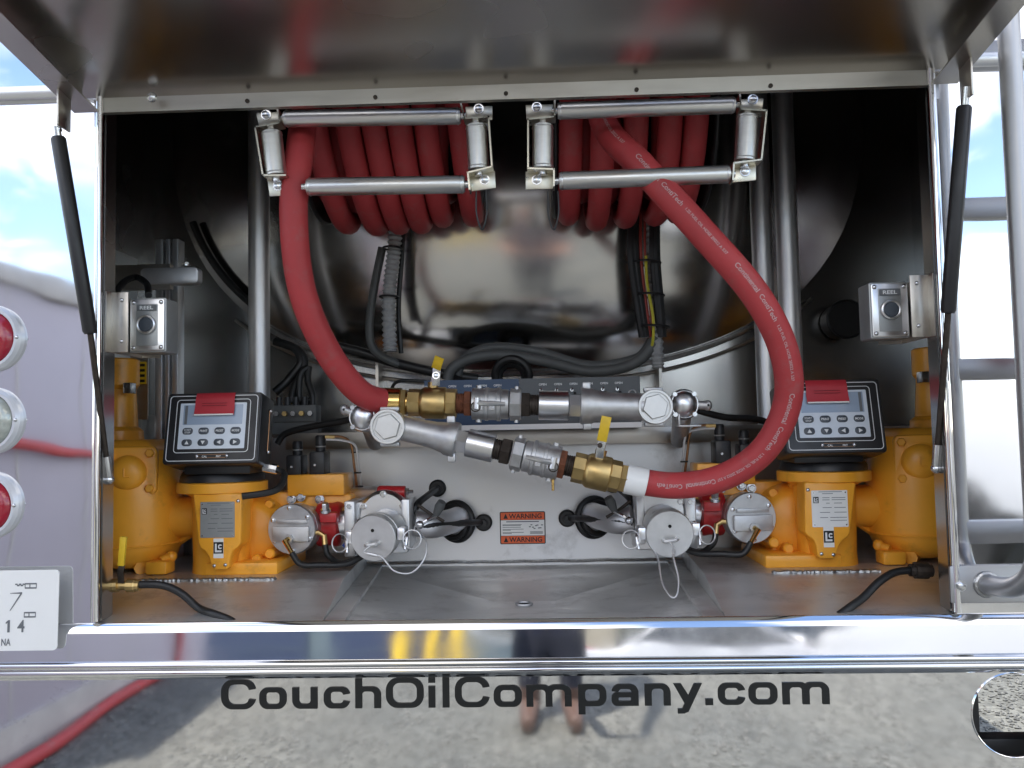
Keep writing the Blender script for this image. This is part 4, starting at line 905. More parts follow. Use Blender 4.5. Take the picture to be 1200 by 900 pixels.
# ------------------------------------------------------------------ flow meters with registers
def meter_set(left):
    kx = 1.06
    def Q(px_, py_, Y): return P(px_, py_, Y) if left else P(966-(px_-261)*(1.06-.075*max(0, min(1, (px_-390)/110))), py_-13, Y)
    sg = 1 if left else -1                       # inward direction along x
    in_ = Vector((sg, 0, 0))
    w = 'lit' if left else 'shaded'
    S = lambda px_, Y=.38: PX(px_, Y)
    base = Q(261, 668, .40); base.z = .932
    t = thing('flow_meter', 'orange yellow cast flow meter on the %s side of the cabinet %s' % (w, 'beside the drain valve' if left else 'under the lettered hose'), 'flow meter', base, 'orange yellow flow meters')
    # pedestal column + front plate
    axx = Q(261, 600, .40); zr0, zr1 = Q(261, 579, .31).z, Q(261, 566, .31).z
    MB().lathe((axx.x, .40, .93), (0, 0, 1), [(0, S(34)), (.03, S(33)), (zr0-.93-.01, S(35)), (zr0-.93, S(44))], 40).build('column', M_yellow, t, smooth=40)
    MB().lathe((axx.x, .40, zr0), (0, 0, 1), [(0, S(50)), (.002, S(52)), (zr1-zr0-.002, S(52)), (zr1-zr0, S(50))], 56).build('ring_flange', M_yellow, t, smooth=40)
    fpx = [(226, 578), (283, 578), (282, 636), (279, 641), (273, 645), (270, 652), (268, 665), (265, 668), (251, 668), (248, 664), (244, 652), (240, 646), (235, 643), (232, 637)]
    pts = [Q(a, b_, .305) for a, b_ in fpx]; mb = MB(); n = len(pts)
    mb.add(pts+[p+Vector((0, .06, 0)) for p in pts], [tuple(range(n)), tuple(range(n, 2*n))[::-1]]+[(i, (i+1) % n, n+(i+1) % n, n+i) for i in range(n)])
    mb.build('front_plate', M_yellow, t, bevel=.004, seg=3, smooth=40)
    c0 = Q(256, 609, .3045); cx = Q(255, 609, .3045) if left else Q(255, 609, .3045)
    fr = frame((cx.x, .3048, cx.z)); pw, ph = S(41, .3), S(42, .3)
    npl = MB().prism(rrect(pw, ph, .002), fr, 0, .0012).build('name_plate', M_plate if not left else M_shade, t, smooth=0)
    mb = MB()
    for i, (x0, x1, y_) in enumerate(((-.3, .35, .46), (-.2, .1, .41), (-.2, .0, .30), (.06, .44, .30), (-.2, .0, .24), (.06, .44, .24), (-.1, .0, .15), (.12, .34, .15), (-.2, .05, .03), (.12, .44, .03), (-.28, .0, -.1), (.12, .46, -.1), (-.28, -.06, -.24), (0, .46, -.24), (0, .46, -.32))):
        mb.prism([(x0*pw, y_*ph-.0006), (x1*pw, y_*ph-.0006), (x1*pw, y_*ph+.0006), (x0*pw, y_*ph+.0006)], fr, .0013, .0016)
    mb.build('plate_print', M_greyink, npl, smooth=0)
    for a in (-.44, .44):
        for b_ in (-.44, .44): MB().cyl(fr(a*pw, b_*ph, .001), fr(a*pw, b_*ph, .0025), .0018, n=8).build('rivet', M_bolt, npl)
    def logo(cx_, cy_, sz, par, dz):
        MB().prism(off(rrect(sz*.85, sz, .0003), cx_, cy_), fr, dz, dz+.0004).build('logo_square', M_ink, par, smooth=0)
        mb = MB(); a = sz
        mb.prism([(cx_-a*.30, cy_+a*.36), (cx_-a*.14, cy_+a*.36), (cx_-a*.14, cy_-a*.22), (cx_+a*.28, cy_-a*.22), (cx_+a*.28, cy_-a*.38), (cx_-a*.30, cy_-a*.38)], fr, dz+.0004, dz+.0008)
        o_ = rrect(a*.36, a*.40, a*.16, 6, 4); i_ = rrect(a*.16, a*.2, a*.08, 6, 4)
        mb.ring(off(o_, cx_+a*.16, cy_+a*.10), off(i_, cx_+a*.16, cy_+a*.10), fr, dz+.0004, dz+.0008, lambda x, y: not (x > cx_+a*.2 and abs(y-cy_-a*.1) < a*.09))
        mb.build('logo_letters', M_white, par, smooth=0)
    logo(-pw*.38, ph*.24, ph*.17, npl, .0017)
    lc = Q(256, 642.5, .3045); dx_, dz_ = lc.x-cx.x, lc.z-cx.z
    stk = MB().prism(off(rrect(S(12, .3), S(23, .3), .0008), dx_, dz_), fr, -.0001, .0005).build('logo_sticker', M_plate, t, smooth=0)
    logo(dx_, dz_+.001, S(13.5, .3), stk, .0006)
    for a, b_ in ((251, 663), (264, 662), (279, 587)): MB().sphere(Q(a, b_, .304), (.0042, .003, .0042), 10, 6).build('bolt', M_bolt, t)
    # meter case: drum with bolted rim, base rails
    mc_ = Q(300, 622, .47); R_ = S(43, .45)
    MB().lathe((mc_.x, .40, mc_.z), (0, 1, 0), [(0, R_*.70), (.012, R_*.86), (.030, R_*.93), (.045, R_*1.0), (.14, R_*1.0), (.15, R_*.9), (.18, R_*.8)], 48).build('meter_case', M_yellow, t, smooth=45)
    for i in range(10):
        a = rad(18+36*i); c = Vector((mc_.x+math.cos(a)*R_*.95, .430, mc_.z+math.sin(a)*R_*.95))
        if c.z > .95: MB().lathe(c, (0, -1, 0), [(0, .011), (.010, .011), (.014, .009)], 12).build('case_bolt', M_yellow, t)
    MB().tube([Q(288, 582, .44), Q(318, 606, .42), Q(327, 612, .42)], .007, 8).build('rib', M_yellow, t)
    b0, b1 = Q(246, 668, .36), Q(330, 668, .36)
    MB().bb(min(b0.x, b1.x), max(b0.x, b1.x), .33, .56, .930, .958).build('base_rail', M_yellow, t, bevel=.005)
    for px_, py_ in ((302, 655), (318, 648)): MB().lathe(Q(px_, py_, .39), (0, -1, 0), [(-.03, .012), (.012, .012), (.016, .009)], 14).build('case_bolt', M_yellow, t)
    # strainer: neck, bulbous bowl, square bolted cover, riser
    bc = Q(156, 622, .42); rb = S(56, .40)
    MB().lathe((bc.x, .43, .938), (0, 0, 1), [(0, rb*.35), (.006, rb*.62), (.025, rb*.86), (.055, rb*.97), (.09, rb*1.0), (.15, rb*1.0), (.20, rb*.97), (.255, rb*.90), (.275, rb*.80)], 44).build('strainer_bowl', M_yellow, t, smooth=60)
    MB().tube([Vector((bc.x+sg*rb*.4, .43, Q(215, 605, .45).z)), Vector((axx.x-sg*S(20), .44, Q(215, 605, .45).z))], S(24, .45), 24).build('neck', M_yellow, t, smooth=60)
    e0 = Q(205, 628, .44); MB().tube([Q(202, 640, .45), Q(228, 622, .42)], .010, 8).build('rib', M_yellow, t)
    MB().tube([Vector((bc.x, .43, .95)), Vector((bc.x+sg*.05, .36, .945))], .016, 8).build('foot_arm', M_yellow, t)
    f1 = Q(188, 662, .36); MB().box((f1.x, .36, .947), (.05, .05, .03)).build('foot', M_yellow, t, bevel=.006)
    f2 = Q(201, 652, .38); MB().tube([f1+Vector((0, 0, .01)), f2], .009, 8).sphere(f2, .013, 12, 8).build('foot_lug', M_yellow, t)
    # upper chamber with square cover facing the yard
    uc = Q(150, 548, .42); MB().box((uc.x, .45, Q(150, 548, .37).z), (S(78), .17, S(66))).build('upper_chamber', M_yellow, t, bevel=.025, seg=4)
    c2 = Q(153, 552, .345); rot = sg*rad(16); ux = Vector((math.cos(rot), math.sin(rot)*-1*0+(-.0), 0)).normalized()
    ux = Vector((math.cos(rot), -math.sin(rot)*-1, 0)) if left else Vector((math.cos(rot), math.sin(rot), 0))
    f3 = frame((c2.x, .345, c2.z), ux, (0, 0, 1))
    cv = MB().prism(rrect(S(58, .42), S(56, .42), .016, 6), f3, -.02, .008).build('cover', M_yellow, t, bevel=.005, seg=3, smooth=40)
    nrm_ = (f3(0, 0, 1)-f3(0, 0, 0))
    MB().lathe(f3(-S(2), -S(2), .004), nrm_, [(0, S(21)), (.012, S(20)), (.022, S(16)), (.028, S(9)), (.029, .001)], 32).build('cover_dome', M_yellow, cv, smooth=60)
    for a in (-1, 1):
        for b_ in (-1, 1): MB().lathe(f3(a*S(21.5), b_*S(20.5), .008), nrm_, [(0, .0105), (.007, .0105), (.010, .008)], 6).build('cover_bolt', M_yellow, cv)
    lt = MB()
    lt.tube([f3(-S(2)-.004, -S(2)+.012, .0335), f3(-S(2)-.004, -S(2)-.008, .0335), f3(-S(2)+.008, -S(2)-.008, .0335)], .0018, 6); lt.build('cast_mark', M_yellow, cv)
    MB().prism(off(rrect(S(20), S(26), .006), 0, 0), frame(Q(137, 602, .325)), -.03, .0).build('cast_boss', M_yellow, t, bevel=.004)
    MB().torus((bc.x, .43, Q(150, 640, .36).z), (0, 0, 1), rb*.985, .0025, 44, 6).build('parting_line', M_yellow, t)
    rq = Q(136, 470, .48); zz = lambda py_: Q(136, py_, .43).z-.93
    MB().lathe((rq.x, .49, .93), (0, 0, 1), [(zz(545), S(33)), (zz(522), S(33)), (zz(519), S(31)), (zz(505), S(30)), (zz(500), S(24)), (zz(455), S(21)), (zz(450), S(25)), (zz(420), S(25)), (zz(418), S(22))], 32).build('riser', M_yellow, t, smooth=30)
    q = Q(152, 455, .44); MB().box(q, (.018, .03, .026)).build('clip', M_bolt, t, bevel=.002)
    # block to the valve
    v0, v1 = Q(338, 580, .47), Q(404, 555, .47); zA, zB, zC = Q(370, 622, .46).z, Q(370, 580, .46).z, Q(370, 556, .46).z
    MB().bb(min(v0.x, v1.x), max(v0.x, v1.x), .46, .56, zB-.002, zC).build('valve_block', M_yellow, t, bevel=.003)
    v0, v1 = Q(330, 600, .47), Q(411, 600, .47)
    MB().bb(min(v0.x, v1.x), max(v0.x, v1.x), .475, .57, zA, zB).build('valve_body', M_yellow, t, bevel=.006)
    v0, v1 = Q(306, 600, .47), Q(340, 600, .47); MB().bb(min(v0.x, v1.x), max(v0.x, v1.x), .47, .55, Q(320, 606, .46).z, Q(320, 577, .46).z).build('bridge', M_yellow, t, bevel=.005)
    for a, b_ in ((342, 585), (353, 582), (375, 585)): bolt(MB(), Q(a, b_, .468), (0, -1, 0), .0085, .012).build('bolt', M_bolt, t)
    # solenoids
    for a, b_, top, hh_ in ((348, 557, 516, 24), (375, 555, 509, 26)):
        p = Q(a, b_, .50); z1_ = Q(a, top, .50).z; zm = Q(a, b_-hh_, .50).z
        so_ = MB().bb(p.x-S(9.5), p.x+S(9.5), .47, .53, p.z-.004, zm).build('solenoid', M_black, t, bevel=.004)
        MB().lathe((p.x+sg*.002, .50, zm-.002), (0, 0, 1), [(0, S(6.2)), (.012, S(6.2)), (.0125, S(5.2)), (.016, S(5.2)), (.0165, S(6.5)), (z1_-zm-.004, S(6.3)), (z1_-zm, S(5))], 18).build('gland', M_black, so_)
        MB().torus((p.x+sg*.002, .50, zm+.012), (0, 0, 1), S(6), .0016, 18, 6).build('gland_ring', M_wire, so_)
        MB().cyl((p.x-.004, .47, p.z+.022), (p.x-.004, .467, p.z+.022), .003, n=10).build('screw', M_bolt, so_)
    for dx, dy in ((0, 0), (5, 1)):
        MB().tube(spline([Q(382, 512+dy*3, .49), Q(400-dx*0, 512+dy*4, .50), Q(411+dx, 520+dy*2, .51), Q(415+dx, 545, .52), Q(418+dx, 572, .54), Q(414+dx, 584, .56)], 8), .0032, 8).build('copper_tube', M_copper if dx == 0 else M_wire, t)
    MB().cyl(Q(381, 512, .49), Q(392, 512, .495), .005, n=10).build('brass_fitting', M_brass, t)
    for a, b_ in ((414, 530), (417, 554), (419, 570)): MB().torus(Q(a+2, b_, .522), (0, 0, 1), .008, .002, 14, 6).build('cable_tie', M_black, t)
    # round diaphragm cover
    dc = Q(342, 620, .37); r = S(29.5, .37); dirn = (Vector((-sg*.12, -1, 0))).normalized()
    MB().lathe(dc-dirn*.10, dirn, [(0, r*.78), (.055, r*.80), (.062, r*.98), (.085, r*.98), (.086, r*.94), (.089, r*.94), (.090, r*1.0), (.100, r*1.0), (.103, r*.97)], 48).build('diaphragm_case', M_cast, t, smooth=35)
    f4 = frame(dc+dirn*.003, dirn.cross(Vector((0, 0, -1))) if True else (1, 0, 0), (0, 0, 1))
    MB().prism(off(rrect(r*1.55, r*.62, .004), r*.02, -r*.18), f4, -.002, .010).build('boss_plate', M_cast, t, bevel=.002)
    MB().prism(off(rrect(r*1.3, r*.16, .003), r*.04, r*.30), f4, -.002, .005).build('boss_rib', M_cast, t, bevel=.001)
    for i in range(6):
        a = rad(35+60*i); MB().lathe(f4(math.cos(a)*r*.84, math.sin(a)*r*.84, 0), dirn, [(0, .0048), (.004, .0048), (.005, .003)], 10).build('cover_screw', M_bolt, t)
    MB().cyl(f4(0, -r*.35, .008), f4(0, -r*.35, .018), .011, n=6).build('port_nut', M_cast, t)
    MB().tube([f4(0, -r*.35, .016), f4(-sg*.004, -r*.40, .026), f4(sg*.016, -r*.85, .034)], [.006, .0065, .005], 10).build('brass_elbow', M_brassb, t)
    hp0 = f4(sg*.016, -r*.85, .034); cap_c = Q(437, 630, .30)
    yb_ = M_rubber
    MB().tube(spline([hp0, hp0+Vector((sg*.02, 0, -.025)), Q(375, 662, .34), Q(405, 661, .36), Q(428, 650, .38)], 8), .0068, 10).build('control_hose', M_rubber, t)
    MB().tube(spline([Q(381, 638, .36), Q(384, 650, .36), Q(398, 660, .38), Q(418, 655, .40), Q(436, 645, .42)], 8), .0068, 10).build('control_hose', M_rubber, t)
    MB().tube([Q(366, 625, .37), Q(374, 624, .37), Q(380, 628, .365), Q(381, 640, .36)], .0062, 10).build('brass_elbow', M_brass, t)
    if left: pass
    # red grooved coupling
    rc0, rc1 = Q(373, 614, .45), Q(401, 614, .45); rr = S(26, .42)
    cp_ = MB().pipe(rc0, rc1, [(0, rr*.86), (.05, rr*.98), (.2, rr*1.02), (.4, rr*.97), (.6, rr*.97), (.8, rr*1.02), (.95, rr*.98), (1, rr*.86)], 36).build('grooved_coupling', M_red, t, smooth=50)
    MB().box(Q(386, 606, .395), (S(20), .03, S(12))).build('coupling_lug', M_red, cp_, bevel=.004); bolt(MB(), Q(382, 600, .383), (0, -.3, 1), .009, .022).build('bolt', M_bolt, cp_)
    MB().pipe(Q(340, 612, .46), rc0, [(0, S(21)), (1, S(21))], 28).build('inlet_pipe', M_cast, t)
    MB().pipe(rc1, Q(412, 612, .45), [(0, S(20)), (1, S(20))], 28).build('outlet_pipe', M_mach, t)
    # register on its dished base
    zt_ = zr1; rg = thing('register', 'black electronic register with pale keypad on the %s flow meter' % w, 'register', (axx.x, .40, zt_), 'electronic registers')
    MB().lathe((axx.x, .40, zt_-.001), (0, 0, 1), [(0, S(46)), (.002, S(48.5)), (.014, S(48)), (.026, S(44)), (.029, S(40))], 56).build('dished_base', M_black, rg, smooth=50)
    fc = P(249, 501.5, .275) if left else P(976, 487.5, .265); til = rad(11)
    w_, h_ = (S(112, .27), S(84, .27))
    fr = frame(fc, (1, 0.05*sg*0, 0), (0, math.sin(til), math.cos(til)))
    MB().prism(rrect(w_*1.03, h_*1.03, .008), fr, -.085, -.001).build('housing', M_black, rg, bevel=.004)
    nb = zt_+.02
    MB().bb(fc.x-S(38), fc.x+S(38), .30, .40, nb, fr(0, -h_*.48, 0).z+.004).build('saddle', M_black, rg, bevel=.004)
    MB().prism(rrect(w_, h_, .007), fr, -.001, .0015).build('face', M_black, rg, smooth=0)
    for (a, b_, oy, ww_) in ((.955, .945, 0, .0016), (.80, .77, .015, .0014)):
        MB().ring(off(rrect(w_*a, h_*b_, .008, 6, 2), 0, oy*h_*2), off(rrect(w_*a-2*ww_, h_*b_-2*ww_, .0068, 6, 2), 0, oy*h_*2), fr, .0015, .002).build('white_line', M_white, rg, smooth=0)
    kp = MB().prism(off(rrect(w_*.715, h_*.66, .002), 0, h_*.03), fr, .0015, .0024).build('keypad', M_face, rg, smooth=0)
    MB().prism(off(rrect(w_*.64, h_*.285, .001), 0, h_*.19), fr, .0024, .0029).build('screen', M_lcd, rg, smooth=0)
    MB().prism(off(rrect(w_*.03, h_*.27, .001), -sg*w_*.29, h_*.19), fr, .0029, .0031).build('screen_edge', M_greyink, rg, smooth=0)
    for j in range(2):
        for i in range(4):
            bx_, by_ = w_*(-.258+.172*i), h_*(-.045-.165*j)
            bt = MB().prism(off(rrect(w_*.112, h_*.098, h_*.045, 6), bx_, by_), fr, .0024, .0040).build('button', M_btn, rg, bevel=.0005)
            mb = MB()
            if j == 0:
                if i == 0: put_text(mb, 'START', h_*.026, fr, bx_, by_+h_*.018, .0043, w_*.075); put_text(mb, 'STOP', h_*.026, fr, bx_, by_-h_*.020, .0043, w_*.06)
                else: put_text(mb, ('PRINT', 'PRESET', 'MODE')[i-1], h_*.032, fr, bx_, by_, .0043, w_*.08)
            else:
                a = h_*.03; tri = {0: [(-a, -a*.8), (a, -a*.8), (0, a)], 1: [(-a, a*.8), (0, -a), (a, a*.8)], 2: [(a*.8, -a), (a*.8, a), (-a, 0)], 3: [(-a*.8, -a), (a, 0), (-a*.8, a)]}[i]
                mb.prism(off(tri, bx_, by_), fr, .0040, .0043)
            mb.build('marking', M_white, bt, smooth=0)
    for a in (-.16, .16): MB().sphere(fr(w_*a+w_*.02, -h_*.405, .003), (.0045, .004, .0045), 12, 8).build('seal_bolt', M_bolt, rg)
    mb = MB(); put_text(mb, 'CAL', h_*.028, fr, -w_*.06, -h_*.41, .0019, w_*.055); put_text(mb, 'PRT', h_*.028, fr, w_*.09, -h_*.41, .0019, w_*.05); mb.build('cal_marking', M_white, rg, smooth=0)
    MB().ring(off(rrect(w_*.34, h_*.05, .004, 5), w_*.02, -h_*.405), off(rrect(w_*.335, h_*.042, .0035, 5), w_*.02, -h_*.405), fr, .0025, .003).build('seal_wire', M_copper, rg, smooth=0)
    for a in (.3, -.3): MB().sphere(fr(w_*.515+.004, h_*a, -.05), .0045, 10, 6).build('side_screw', M_bolt, rg)
    if left: MB().tube([fr(w_*.53, h_*.3, -.046), fr(w_*.535, h_*-.0, -.045), fr(w_*.53, -h_*.3, -.046)], .001, 6).build('seal_wire', M_copper, rg)
    if left: MB().cyl(fr(w_*.50, -h_*.52, -.05), fr(w_*.50+.03*1, -h_*.56, -.05), .011, n=8).build('cable_gland', M_bolt, rg)
    if left: MB().tube(spline([fr(w_*.50+.03, -h_*.56, -.05), fr(w_*.5+.05, -h_*.66, -.04), fr(w_*.5+.045, -h_*.9, .0), fr(w_*.42, -h_*1.0, .03)], 6), .0075, 10).build('register_cable', M_rubber, rg)
    # red paper tag over the top edge
    tx = w_*.02 if left else -w_*.045
    tgw = w_*.42
    tg_ = thing('paper_tag', 'red folded paper tag hung over the %s register' % w, 'tag', fr(tx, h_*.3, .004), 'red paper tags on the registers')
    mb = MB(); prof_ = [(.505, -.03), (.512, .0), (.50, .004), (.40, .0075), (.28, .006), (.19, .0095), (.17, .010)]
    nn = len(prof_); mb.add([fr(tx+sx_*tgw/2+(.001 if b_ < .3 else 0)*sx_, h_*b_, c) for sx_ in (-1, 1) for b_, c in prof_], [(i, i+1, nn+i+1, nn+i) for i in range(nn-1)])
    mb.build('paper', M_tag, tg_, smooth=60)
    MB().prism([(tx-tgw/2, h_*.17), (tx+tgw/2, h_*.17), (tx+tgw/2, h_*.19), (tx-tgw/2, h_*.19)], fr, .0098, .0106).build('white_edge', M_plate, tg_, smooth=0)
    mb = MB()
    for i in range(2): mb.prism([(tx-tgw*.32, h_*(.345-i*.035)), (tx+tgw*.32, h_*(.345-i*.035)), (tx+tgw*.32, h_*(.352-i*.035)), (tx-tgw*.32, h_*(.352-i*.035))], fr, .0084, .0087)
    mb.build('tag_print', MATS.get('tag_ink') or mat('tag_ink', (.2, .012, .02), 0, .6), tg_, smooth=0)
    # ---------------- outlet valve with cap
    oy = 0 if left else 9
    Qc = lambda px_, py_, Y: Q(px_, py_+oy*.9, Y)
    ov = thing('outlet_valve', 'aluminium outlet valve with round dust cap and wire lanyard on the %s side' % w, 'valve', Qc(437, 640, .42), 'capped outlet valves')
    p = Qc(446, 617, .45); MB().box((p.x, .47, p.z), (S(70), .09, S(62))).build('valve_body', M_cap, ov, bevel=.006)
    p = Qc(414, 618, .44); MB().box((p.x, .455, p.z), (S(13), .11, S(66))).build('side_flange', M_cap, ov, bevel=.004)
    MB().cyl((p.x, .40, p.z+S(27)), (p.x, .395, p.z+S(27)), .006, n=6).build('bolt', M_bolt, ov)
    p = Qc(478, 612, .44); MB().box((p.x, .455, p.z), (S(10), .10, S(58))).build('side_flange', M_cap, ov, bevel=.004)
    fl = Qc(448, 606, .40); MB().lathe((fl.x, .43, fl.z), (0, -1, 0), [(-.01, S(31)), (.006, S(31)), (.010, S(29)), (.018, S(27))], 40).build('face_flange', M_mach, ov, smooth=40)
    for a in (28, 152, 90, 208, 332): bolt(MB(), (fl.x+math.cos(rad(a))*S(26), .415, fl.z+math.sin(rad(a))*S(26)), (0, -1, 0), .0065, .008).build('bolt', M_bolt, ov)
    cc = Qc(437, 631, .305); r = S(27.5, .31); dcap = Vector((-sg*.14 if left else .02, -1, -.12)).normalized()
    cap = MB().lathe(cc-dcap*.10, dcap, [(0, r*.86), (.055, r*.88), (.058, r*.98), (.072, r*.98), (.074, r*.93), (.078, r*1.0), (.098, r*1.0), (.100, r*.97)], 48).build('dust_cap', M_cap, ov, smooth=35)
    f5 = frame(cc, dcap.cross(Vector((0, 0, -1))), Vector((0, 0, 1))-dcap*dcap.z)
    MB().cyl(f5(0, r*.34, 0), f5(0, r*.34, .0012), .0038, n=12).build('vent_hole', M_dark, cap)
    MB().tube(spline([f5(-r*.28, -r*.25, 0), f5(-r*.25, -r*.25, .012), f5(0, -r*.22, .014), f5(r*.25, -r*.18, .012), f5(r*.28, -r*.18, 0)], 4), .0042, 8).build('cap_bail', M_cap, cap)
    for sx_, yy in ((1, .1), (-1, -.05)):
        arm = MB(); p0 = f5(sx_*r*1.02, r*yy, -.03)
        arm.box(p0+Vector((sx_*.006, 0, 0)), (.016, .05, .026)); arm.tube([p0+Vector((sx_*.008, .02, .01)), p0+Vector((sx_*.016, -.01, -.01)), p0+Vector((sx_*.014, -.02, -.035))], [.007, .006, .004], 8)
        arm.build('cap_arm', M_mach, cap, bevel=.002)
        MB().torus(p0+Vector((sx_*.030, -.02, -.012)), (sx_*.4, -1, .15), .020, .0016, 28, 6).build('pull_ring', M_wire, cap)
    # lanyard
    e = f5(-r*.05, -r*.25, .016)
    if left: ln = [e, e+Vector((-.010, -.012, -.012)), Q(446, 652, .28), Q(462, 669, .28), Q(482, 671, .29), Q(497, 655, .30), Q(499, 635, .32), Q(487, 615, .36)]
    else: ln = [e, e+Vector((.006, -.012, -.012)), P(789, 652, .25), P(795, 678, .22), P(793, 697, .20), P(786, 699, .20), P(776, 683, .23), P(771, 655, .28), P(762, 640, .33)]
    MB().tube(spline(ln, 8), .0021, 8).build('lanyard', M_wire, ov, smooth=60)
    q0, q1 = Vector(ln[1]), Vector(ln[2]); MB().cyl(q0.lerp(q1, .2), q0.lerp(q1, .8), .0042, n=10).build('ferrule', M_wire, ov)
    MB().tube([Qc(424, 612, .36), Qc(418, 619, .35), Qc(421, 610, .34)], .005, 8).build('brass_tap', M_brassb, ov)
    if left: MB().tube(spline([Q(418, 620, .35), Q(410, 632, .345), Q(403, 640, .35)], 5), .005, 8).build('blue_tape', M_bluetie, ov)
    # red air cylinder on top, pipe through the back panel, rubber boots
    MB().pipe(Qc(443, 577, .47), Qc(475, 577, .47), [(0, S(7)), (.04, S(8.2)), (.5, S(8.2)), (.52, S(8.0)), (1, S(8))], 20).build('air_cylinder', M_red, ov)
    MB().pipe(Qc(474, 576, .47), Qc(484, 576, .47), [(0, S(5)), (.5, S(5)), (.52, S(2.5)), (1, S(2.5))], 6).build('adjuster_nut', M_bolt, ov, smooth=20)
    MB().pipe(Qc(408, 580, .55), Qc(446, 578, .50), [(0, S(9)), (1, S(9))], 16).build('vent_pipe', M_pipe, ov)
    MB().tube(spline([Qc(484, 612, .46), Qc(505, 616, .48), Qc(528, 611, .56), Qc(540, 606, .66)], 8), S(15, .46), 24).build('discharge_pipe', M_pipe, ov, smooth=60)
    MB().torus(Qc(535, 611, .645), (-sg*.5, -1, 0), S(21, .62), .010, 36, 10).torus(Qc(531, 612, .635), (-sg*.5, -1, 0), S(18, .62), .008, 36, 10).build('rubber_boot', M_rubber, ov)
    for pts, gx in (([Qc(484, 602, .47), Qc(490, 590, .48), Qc(502, 580, .55), Qc(513, 572, .655)], (513, 572)), ([Qc(486, 618, .44), Qc(510, 615, .46), Qc(540, 613, .55), Qc(567, 612, .655)], (567, 612))):
        MB().tube(spline(pts, 8), .0085, 10).build('air_hose', M_rubber, ov)
        MB().lathe(Qc(*gx, .664), (0, -1, 0), [(0, S(10, .66)), (.010, S(10, .66)), (.014, S(8, .66)), (.014, S(4.5, .66)), (.03, S(4, .66))], 24).build('grommet', M_rubber, ov)
    MB().tube([Qc(490, 592, .46), Qc(507, 604, .46), Qc(520, 611, .47)], .004, 8).build('lever_rod', M_iron, ov)
    MB().tube([Qc(511, 603, .45), Qc(515, 594, .445), Qc(518, 588, .44)], [.008, .012, .010], 12).build('lever_knob', M_grey, ov, smooth=60)
    MB().tube([Qc(492, 615, .43), Qc(500, 610, .43), Qc(511, 604, .45)], .0045, 8).sphere(Qc(492, 615, .425), .010, 12, 8).build('lever', M_bolt, ov)
meter_set(True)
meter_set(False)

q = P(166, 437, .57); st_ = thing('caution_sticker', 'small yellow sticker with black print on the left wall strip', 'sticker', q); fr = frame(q)
MB().prism(rrect(.024, .058, .002), fr, -.001, .0).build('sticker', M_yhandle, st_, smooth=0)
MB().bb(q.x-.03, q.x+.016, q.y+.0012, q.y+.004, q.z-.12, q.z+.10).build('backing_strip', M_flange, st_, smooth=0)
for i in range(4): MB().prism(off(rrect(.017, .007, .001), 0, .02-i*.0135), fr, .0003, .0006).build('print_line', M_ink, st_, smooth=0)

# ================================================================== the yard behind the photographer
M_lav = mat('lavender_paint', (0.40, 0.37, 0.43), 0, 0.55, var=0.12, nscale=2.0, rvar=0.05, bump=0.1, bscale=8, bdist=0.004)
wl_ = thing('yard_wall', 'long lavender grey painted wall with a coping beside the truck yard', 'wall', (-2.12, -2.4, 0))
MB().bb(-2.24, -2.02, -3.7, -1.15, 0, 1.86).build('wall', M_lav, wl_, bevel=.01)
MB().bb(-2.27, -1.99, -3.73, -1.12, 1.86, 1.93).build('coping', mat('coping_concrete', (0.5, 0.48, 0.47), 0, 0.8, var=.2, nscale=12), wl_, bevel=.01)
M_ghose = M_hose
o = MB().tube(spline([(-1.98, -1.3, .03), (-1.93, -1.8, .028), (-1.97, -2.4, .028), (-1.94, -3.2, .028), (-1.98, -4.4, .028), (-1.9, -5.5, .028)], 12), .028, 12).build('ground_hose', M_hose)
tag(o, 'red hose lying on the gravel along the lavender wall', 'hose')
o = MB().tube(spline([(-1.99, -1.25, 1.28), (-1.975, -1.6, 1.24), (-1.98, -2.1, 1.20), (-1.98, -2.7, 1.19), (-1.985, -3.2, 1.22), (-2.0, -3.25, 1.0), (-1.99, -3.25, .4), (-1.97, -3.28, .04)], 10), .020, 10).build('wall_hose', M_hose)
tag(o, 'thin red hose hung along the lavender wall', 'hose')
for k in range(1, 5): MB().bb(-2.0215, -2.016, -1.15-k*.52-.006, -1.15-k*.52+.006, 0, 1.86).build('joint_strip', MATS['coping_concrete'], wl_)
MB().bb(-2.03, -2.005, -3.7, -1.15, 0, .16).build('plinth', MATS['coping_concrete'], wl_)
# bollards
M_boll = mat('safety_yellow', (0.75, 0.50, 0.02), 0, 0.45, var=0.12, nscale=12)
for i, (x, y, lb) in enumerate(((-1.52, -8.0, 'yellow pipe bollard nearest the lavender wall'), (-1.22, -8.3, 'yellow pipe bollard between two others'), (-.98, -8.6, 'yellow pipe bollard farthest from the lavender wall'))):
    t = thing('bollard', lb, 'bollard', (x, y, 0), 'yellow bollards in the yard')
    MB().lathe((x, y, 0), (0, 0, 1), [(0, .07), (1.05, .07), (1.09, .055), (1.11, .02)], 18).build('post', M_boll, t)
    MB().lathe((x, y, 0), (0, 0, 1), [(0, .13), (.02, .13), (.03, .08)], 18).build('base', M_boll, t)
